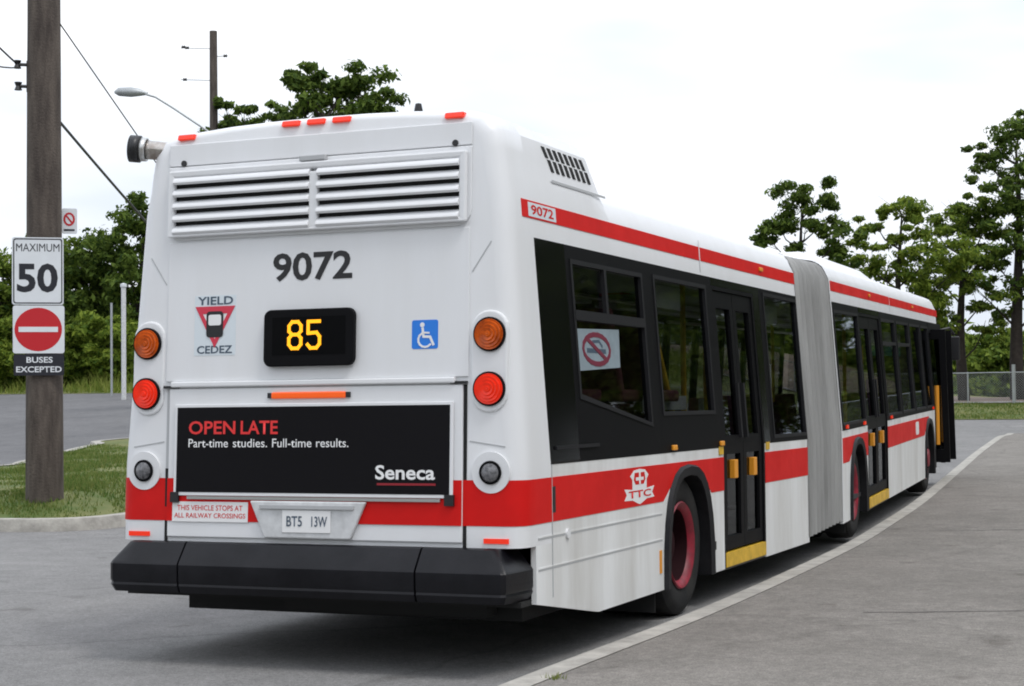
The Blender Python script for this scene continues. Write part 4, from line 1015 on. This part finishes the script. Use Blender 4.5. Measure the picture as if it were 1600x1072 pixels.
# far utility pole, street light, slim white pole
def wood_pole(x, y, h, r, name, label):
    z = g(x, y); e = empty(name, (x, y, z)); tag(e, label, 'pole')
    MB().tube([(0, 0, -0.3), (0, 0, h * 0.5), (0, 0, h)], [r, r * 0.9, r * 0.78], 14).build('pole_shaft', WOOD, e, smooth=60); return e
fp = wood_pole(-28.07, 42.75, 13.3, 0.17, 'utility_pole', 'slim distant wooden utility pole rising behind the bus roof')
zb = g(-28.07, 42.75)
for u, z in ((-1.05, 14.15), (-0.92, 14.12), (0.42, 13.82), (-1.0, 13.0)):
    a = Vector((_c * u, _s * u, z - zb))
    MB().lathe([(0.001, -0.06), (0.06, -0.06), (0.04, 0), (0.06, 0.05), (0.001, 0.07)], a, (rt0.x, rt0.y, 0.0), (0, 0, 1), 8).build('insulator', BLACK, fp)
for z in (14.12, 13.0):
    MB().tube([(-_c * 1.15, -_s * 1.15, z - zb), (_c * 0.1, _s * 0.1, z - zb - 0.05)], 0.014, 6).build('crossarm', GALV, fp)
MB().tube([(0, 0, 13.8 - zb), (_c * 0.5, _s * 0.5, 13.82 - zb)], 0.016, 6).build('crossarm', GALV, fp)
lx, ly = -19.2, 30.2; lz = g(lx, ly)
sl = empty('street_light', (lx, ly, lz)); tag(sl, 'grey cobra-head street light curving up behind the left of the bus roof', 'street light')
MB().tube([(0, 0, -0.2), (0, 0, 7.6)], [0.11, 0.07], 12).build('lamp_post', GALV, sl, smooth=60)
arm = [Vector((-19.2, 30.2, 7.5)), Vector((-19.55, 30.05, 8.4)), Vector((-20.14, 29.81, 8.86)), Vector((-20.8, 29.53, 9.35)), Vector((-21.25, 29.34, 9.66)), Vector((-21.55, 29.2, 9.76))]
MB().tube([p - Vector((lx, ly, lz)) for p in arm], 0.028, 8).build('lamp_arm', GALV, sl, smooth=60)
hd = [Vector((-21.45, 29.27, 9.76)), Vector((-21.65, 29.18, 9.79)), Vector((-21.85, 29.1, 9.80)), Vector((-22.15, 28.97, 9.81)), Vector((-22.25, 28.93, 9.80))]
MB().tube([p - Vector((lx, ly, lz)) for p in hd], [0.04, 0.10, 0.13, 0.11, 0.03], 10).build('lamp_head', GALV, sl, smooth=60)
wp = empty('white_post', (-36.97, 49.84, g(-36.97, 49.84))); tag(wp, 'slim pale metal post beside the far road left of the bus', 'post')
MB().tube([(0, 0, -0.2), (0, 0, 4.65)], 0.10, 10).build('post_shaft', PLATE, wp); MB().lathe([(0.13, 0), (0.13, 0.12), (0.001, 0.16)], (0, 0, 4.6), (0, 0, 1), (1, 0, 0), 10).build('post_cap', SIGNW, wp)
wp = empty('white_post', (-39.5, 52.5, g(-39.5, 52.5))); tag(wp, 'thinner pale post standing just left of the taller pale post', 'post')
MB().tube([(0, 0, -0.2), (0, 0, 4.0)], 0.05, 10).build('post_shaft', GALV, wp)

# overhead wires
def wire(a, b, sag, r, name, label):
    pts = []
    for k in range(17):
        t = k / 16; p = Vector(a).lerp(Vector(b), t); p.z -= sag * 4 * t * (1 - t); pts.append(p)
    ob = MB().tube(pts, r, 6).build(name, BLACK, smooth=60); tag(ob, label, 'wire')
far = Vector((-28.07, 42.75, 13.3))
wire((-9.05, 9.50, 6.46), (-13.72, 21.02, 4.20), 0.0, 0.010, 'overhead_wire', 'thin upper wire slanting from the wooden pole towards the bus roof')
wire((-9.05, 9.50, 5.18), (-13.72, 21.02, 3.32), 0.05, 0.020, 'overhead_wire', 'thick lower cable slanting from the wooden pole behind the bus')
wire(Vector((PX, PY, 5.90)) - sr * 0.33, (-8.7, 5.8, 6.9), 0.05, 0.012, 'overhead_wire', 'wire running from the upper pole bracket out of the left edge')
wire(Vector((PX, PY, 5.86)) - sr * 0.31, (-8.7, 5.8, 6.45), 0.35, 0.010, 'overhead_wire', 'slack wire sagging below the upper one at the left edge')

# ------------------------------------------------------------------ fence on the far right
fe = empty('chain_link_fence', (-6, 61.4, 0)); tag(fe, 'low grey chain-link fence beyond the green verge on the right', 'fence')
fl_ = [(-16 + i * 1.8, 61.9 - 0.09 * (-16 + i * 1.8 + 2)) for i in range(16)]
O = Vector((6, -61.4, 0))
for i, (x, y) in enumerate(fl_):
    r = 0.075 if i == 7 else 0.032
    z = berm(x, y); MB().tube([Vector((x, y, z - 0.1)) + O, Vector((x, y, z + (1.55 if i == 7 else 1.28))) + O], r, 8).build('fence_post', GALV, fe)
for dz in (1.24, 0.06):
    MB().tube([Vector((x, y, berm(x, y) + dz)) + O for x, y in fl_], 0.022, 6).build('fence_rail', GALV, fe)
mb = MB()
def fpt(t, z): 
    k = min(t / 1.8, 14.999); i = int(k); f = k - i
    x = fl_[i][0] * (1 - f) + fl_[i + 1][0] * f; y = fl_[i][1] * (1 - f) + fl_[i + 1][1] * f; return Vector((x, y, berm(x, y) + 0.06 + z)) + O
for k in range(-12, 270):
    for d in (1, -1):
        a0, a1 = k * 0.1, k * 0.1 + d * 1.18
        if min(a0, a1) < 0 or max(a0, a1) > 26.8: continue
        p0, p1 = fpt(a0, 0), fpt(a1, 1.18); w = Vector((0.004, 0, 0)); mb.add([p0 - w, p0 + w, p1 + w, p1 - w], [(0, 1, 2, 3)])
tag(mb.build('wire_mesh', GALV, fe, recalc=False), kind='stuff')

# ------------------------------------------------------------------ trees
def leafcloud(mb, c, rad, nn, size, rnd, flat=1.0):
    for _ in range(nn):
        while True:
            d = Vector((rnd.uniform(-1, 1), rnd.uniform(-1, 1), rnd.uniform(-1, 1)))
            if 0.02 < d.length_squared <= 1: break
        d = d * (0.75 + 0.7 * rnd.random())
        p = Vector((c[0] + d.x * rad[0], c[1] + d.y * rad[1], c[2] + d.z * rad[2]))
        nrm = (d + Vector((rnd.gauss(0, .6), rnd.gauss(0, .6), rnd.gauss(0.35, .6)))).normalized()
        a = nrm.orthogonal().normalized(); b = nrm.cross(a); t = rnd.random() * 6.28
        u = a * math.cos(t) + b * math.sin(t); v = nrm.cross(u); s = size * rnd.choice((0.6, 0.8, 1.0, 1.0, 1.3, 1.9)) * rnd.uniform(0.85, 1.15)
        o = len(mb.v)
        mb.v += [tuple(p - u * s), tuple(p + v * s * 0.42 + nrm * s * .12), tuple(p + u * s), tuple(p - v * s * 0.42 + nrm * s * .12)]
        mb.f.append((o, o + 1, o + 2, o + 3))
def tree_mesh(seed, h, clumps, trunk_r, leaf, nper, lean=0.0):
    """clumps: (x, y, z, rx, rz) relative to the base"""
    rnd = random.Random(seed)
    tr = MB(); top = Vector((lean, 0, h * 0.86))
    spine = [Vector((lean * t + 0.12 * math.sin(t * 5 + seed), 0.12 * math.cos(t * 4 + seed) - 0.12 * math.cos(seed), h * 0.86 * t)) for t in (0, 0.15, 0.3, 0.45, 0.6, 0.75, 0.9, 1)]
    spine[0].z = -0.3
    tr.tube(spine, [trunk_r * (1.25 - 1.1 * i / 7) for i in range(8)], 9)
    cr_ = MB()
    for (x, y, z, rx, rz_) in clumps:
        zb = max(h * 0.16, z - 0.9 - 0.55 * math.hypot(x, y)); k = min(zb / (h * 0.86), 0.97) * 7
        i = min(int(max(k, 1)), 6); s0 = spine[i].lerp(spine[i + 1], min(1, max(0, k - i)))
        e = Vector((x, y, z)); mid = s0.lerp(e, 0.5) + Vector((rnd.gauss(0, .12), rnd.gauss(0, .12), -0.15))
        br = trunk_r * 0.24
        tr.tube([s0, mid, e], [br, br * 0.65, br * 0.2], 5, cap=False)
        for _ in range(3):
            e2 = e + Vector((rnd.uniform(-rx, rx), rnd.uniform(-rx, rx), rnd.uniform(-rz_, rz_))) * 0.8
            tr.tube([mid.lerp(e, 0.4), e2], [br * 0.3, br * 0.1], 4, cap=False)
        # each clump is broken into smaller tufts
        vol = max(4, int(9 * rx))
        for _ in range(vol):
            dd = Vector((rnd.gauss(0, .62), rnd.gauss(0, .62), rnd.gauss(0, .55)))
            dd = Vector([max(-1.0, min(1.0, q_)) for q_ in dd])
            c = (x + dd.x * rx, y + dd.y * rx, z + dd.z * rz_); k2 = rnd.uniform(0.25, 0.55)
            leafcloud(cr_, c, (rx * k2, rx * k2, rz_ * k2 * 0.7), int(2.3 * nper * rx / vol), leaf * 0.62, rnd)
    return tr.mesh('trunk'), cr_.mesh('crown', recalc=False)
def put_tree(name, meshes, x, y, z, leafm, label, group=None, rot=0.0, cat='tree', scale=1.0):
    e = empty(name, (x, y, z)); e.rotation_euler[2] = rot; e.scale = (scale,) * 3
    for nm, me, m in (('trunk', meshes[0], BARK), ('crown', meshes[1], leafm)):
        if not me.materials: me.materials.append(m)
        o = bpy.data.objects.new(nm, me); COL.objects.link(o); o.parent = e
        if nm == 'trunk':
            for p in me.polygons: p.use_smooth = True
    tag(e, label, cat, group); return e
def crown(seed, h, z0, rmax, nn, shape='round', size=1.0):
    rnd = random.Random(seed); out = []
    for k in range(nn):
        t = (k + rnd.random()) / nn; z = z0 + (h - z0) * t
        if shape == 'cone': r = rmax * (1 - t) ** 0.8 + 0.25
        elif shape == 'column': r = rmax * math.sin(math.pi * min(1, 0.15 + 0.85 * t)) ** 0.5
        else: r = rmax * math.sqrt(max(0.05, 1 - (2 * t - 0.9) ** 2 * 0.9))
        a = k * 2.4 + rnd.uniform(-.4, .4); d = r * rnd.uniform(0.35, 0.95); sz = size * rnd.uniform(0.7, 1.25)
        out.append((d * math.cos(a), d * math.sin(a), z, sz, sz * 0.75))
    return out
# view axes at the trees, to lay clumps out across the line of sight
def across(u, v=0.0): return (rt0.x * u + fwd.x * v, rt0.y * u + fwd.y * v)
def cl(*L_):   # (across, z, r) -> clumps
    rnd = random.Random(11); out = []
    for (u, z, r) in L_:
        x, y = across(u, rnd.uniform(-0.8, 0.8)); out.append((x, y, z, r, r * 0.7))
    return out
gr_ = 'park trees beyond the fence'
b = berm(-11.4, 60.65)
put_tree('tree', tree_mesh(1, 9.0, cl((-0.3, 8.1, 0.9), (0.5, 8.3, 0.8), (-1.0, 7.3, 0.8), (1.1, 7.5, 0.9), (-1.5, 6.6, 0.7), (0.1, 7.0, 0.9), (1.5, 6.5, 0.8), (-0.6, 6.1, 0.9), (0.8, 5.8, 0.9), (-1.3, 5.2, 0.9), (1.3, 4.8, 0.9), (0, 4.6, 1.0)), 0.17, 0.16, 420),
         -11.4, 60.65, b, LEAF_D, 'dark leafy small tree standing alone above the grey bus joint', gr_)
b = berm(-8.2, 64.4)
put_tree('tree', tree_mesh(2, 9.2, cl((-0.2, 8.4, 0.8), (0.6, 8.2, 0.8), (-0.9, 7.7, 0.7), (0.9, 7.3, 0.8), (-1.5, 6.3, 0.8), (0.3, 6.6, 0.9), (1.5, 6.4, 1.0), (-2.0, 5.4, 0.9), (-0.6, 5.5, 1.0), (0.9, 5.3, 1.1), (2.1, 5.5, 0.9), (-1.6, 4.5, 1.0), (0.2, 4.2, 1.1), (1.7, 4.2, 1.0), (0.9, 3.2, 1.0)), 0.19, 0.15, 430),
         -8.2, 64.4, b, LEAF_Y, 'light green open-crowned tree just right of the one above the bus joint', gr_)
b = berm(-6.24, 68.25)
put_tree('tree', tree_mesh(3, 9.2, cl((-0.2, 8.4, 0.8), (0.7, 8.6, 0.8), (-1.0, 7.6, 0.8), (0.3, 7.4, 0.9), (1.1, 7.6, 0.9), (-0.5, 6.6, 0.9), (0.9, 6.3, 1.0), (-1.2, 5.6, 0.9), (0.2, 5.3, 0.9), (-1.5, 4.4, 0.8), (1.0, 4.5, 0.9), (-0.7, 3.3, 0.8), (0.8, 3.1, 0.7)), 0.22, 0.15, 400),
         -6.24, 68.25, b, LEAF_M, 'tree with bare straight trunk above the bus front corner', gr_)
b = berm(-4.0, 69.2)
put_tree('tree', tree_mesh(4, 13.0, cl((0.2, 12.0, 1.0), (-0.8, 11.3, 0.9), (0.9, 11.2, 1.1), (-1.5, 10.6, 0.7), (0.1, 10.2, 1.2), (1.4, 9.8, 1.2), (-0.9, 9.2, 1.1), (0.4, 8.6, 1.2), (1.8, 8.3, 1.2), (-1.3, 7.9, 1.0), (-0.2, 7.1, 1.2), (1.3, 6.8, 1.2), (-1.1, 6.0, 1.0), (0.6, 5.4, 1.2), (-1.6, 4.8, 0.8), (1.7, 4.8, 1.0), (0.2, 3.9, 0.9)), 0.27, 0.16, 430),
         -4.0, 69.2, b, LEAF_D, 'tallest tree with dense dark crown at the right edge', gr_)
# unseen trees added on the right to darken the reflections in the side glass
tm = tree_mesh(5, 11.5, crown(5, 11, 1.8, 3.2, 22, size=1.5), 0.25, 0.26, 260)
for i, (x, y, s) in enumerate(((3.5, 70, 1.0), (9, 66, 1.1), (14.5, 58, 1.0), (15, 47, 1.05), (16, 37, 1.1), (15, 28, 1.0), (18, 19, 1.1), (19, 9, 1.0), (22, 42, 1.3), (23, 32, 1.3), (24, 22, 1.3))):
    put_tree('tree', tm, x, y, g(x, y), LEAF_M, 'unseen leafy tree added beyond the right edge to darken the side glass', 'added trees beyond the right edge', rot=i * 1.3, scale=s)
for i, (x, y, s) in enumerate(((-14, -46, 1.2), (-5, -44, 1.1), (3, -47, 1.25), (11, -43, 1.1), (19, -38, 1.2), (25, -28, 1.2), (-24, -42, 1.2), (27, -14, 1.1), (26, 0, 1.2), (-33, -36, 1.2))):  # added out of view, to cut white sky reflections on the bus rear
    put_tree('tree', tm, x, y, g(x, y), LEAF_M, 'unseen leafy tree added behind the viewpoint to darken reflections on the bus rear', 'added trees behind the viewpoint', rot=i * 1.9 + 0.4, scale=s)
# behind the bus roof
b = g(-21.8, 40)
put_tree('tree', tree_mesh(6, 11.2, cl((-1.15, 10.9, 0.6), (-0.5, 10.5, 0.8), (0.3, 10.7, 0.8), (1.0, 10.3, 0.9), (-0.9, 9.9, 0.8), (0.1, 9.9, 1.0), (1.7, 9.9, 0.8), (0.9, 9.4, 1.0), (-0.6, 9.2, 1.0), (2.0, 9.2, 0.9), (-1.3, 8.6, 1.0), (0.4, 8.4, 1.2), (1.8, 8.2, 1.2), (-0.5, 7.3, 1.3), (1.2, 7.0, 1.3), (0.2, 5.6, 1.3)), 0.22, 0.15, 560),
         -21.9, 40.0, b, LEAF_D, 'dark green tree top showing above the middle of the bus roof', 'trees behind the bus')
b = g(-26.3, 43.4)
put_tree('tree', tree_mesh(8, 10.0, cl((-0.9, 10.6, 0.5), (-0.2, 10.4, 0.55), (0.5, 10.1, 0.6), (0.95, 10.4, 0.45), (-0.9, 9.8, 0.7), (0.2, 9.5, 0.8), (1.1, 9.4, 0.7), (-0.5, 8.6, 1.0), (0.7, 8.3, 1.0), (0, 7.0, 1.1), (0, 5.5, 1.1)), 0.18, 0.14, 480),
         -26.9, 43.2, b, LEAF_D, 'small tree tips between the distant pole and the larger tree top', 'trees behind the bus')
# left background
def lt(x, y, h, seed, z0, rmax, nn, m, lab, shape='round', size=1.2, leaf=0.2, nper=330):
    put_tree('tree', tree_mesh(seed, h, crown(seed, h, z0, rmax, nn, shape, size), 0.2, leaf, nper), x, y, berm(x, y), m, lab, 'trees beyond the far road')
lt(-45.0, 62.5, 8.4, 21, 1.0, 1.7, 20, LEAF_D, 'tall dark columnar tree beside the left edge of the bus', 'column', 1.0)
lt(-48.0, 63.0, 6.6, 22, 1.0, 1.9, 18, LEAF_D, 'dark rounded tree right of the wooden pole beyond the road', 'round', 1.1)
lt(-50.3, 62.5, 6.2, 23, 0.6, 2.3, 16, LEAF_M, 'mid green low tree directly behind the wooden pole', 'round', 1.2)
lt(-53.2, 62.0, 6.0, 24, 0.6, 2.3, 16, LEAF_M, 'mid green low tree left of the wooden pole', 'round', 1.2)
lt(-56.5, 61.0, 6.4, 25, 0.6, 2.4, 16, LEAF_D, 'dark low tree at the far left edge', 'round', 1.2)
lt(-43.6, 66.0, 10.6, 26, 1.5, 1.3, 20, LEAF_D, 'tallest tree of the left thicket, peeping past the bus corner', 'column', 1.1)
sh = tree_mesh(31, 3.0, crown(31, 2.9, 0.5, 1.7, 11, 'round', 0.9), 0.08, 0.17, 360)
for i, (x, y, s, m_, lab) in enumerate(((-44.5, 59.2, 1.0, LEAF_Y, 'yellow-green shrub under the tall dark tree by the bus corner'), (-47.0, 59.0, 0.9, LEAF_M, 'rounded shrub between the pale posts and the wooden pole'),
        (-49.6, 58.6, 1.05, LEAF_M, 'broad shrub right beside the wooden pole, across the road'), (-54.0, 58.0, 1.0, LEAF_Y, 'light shrub left of the wooden pole, across the road'), (-57, 57.5, 1.0, LEAF_M, 'mid green shrub at the left edge across the road'))):
    meshes = sh if m_ is LEAF_Y else (sh[0], sh2) if i > 1 else None
    if meshes is None: sh2 = sh[1].copy(); meshes = (sh[0], sh2)
    put_tree('shrub', meshes, x, y, berm(x, y), m_, lab, 'shrubs across the far road', rot=i * 1.1, cat='shrub', scale=s)
# distant hedge line beyond the fence
hg = tree_mesh(41, 4.0, crown(41, 3.6, 0.4, 2.6, 14, 'round', 1.4), 0.1, 0.28, 220)
mb = MB()
for i in range(24):
    x = -38 + i * 2.0; y = 96 + 3 * math.sin(i * 2.1); sc_ = 0.88 + 0.16 * math.sin(i * 1.7); z = berm(x, y) - 0.2
    ca, sa = math.cos(i * 0.9) * sc_, math.sin(i * 0.9) * sc_
    mb.add([(x + v.co.x * ca - v.co.y * sa, y + v.co.x * sa + v.co.y * ca, z + v.co.z * sc_) for v in hg[1].vertices], [tuple(p.vertices) for p in hg[1].polygons])
tag(mb.build('distant_hedge', LEAF_M, recalc=False), 'distant line of green bushes beyond the chain-link fence', 'hedge', kind='stuff')
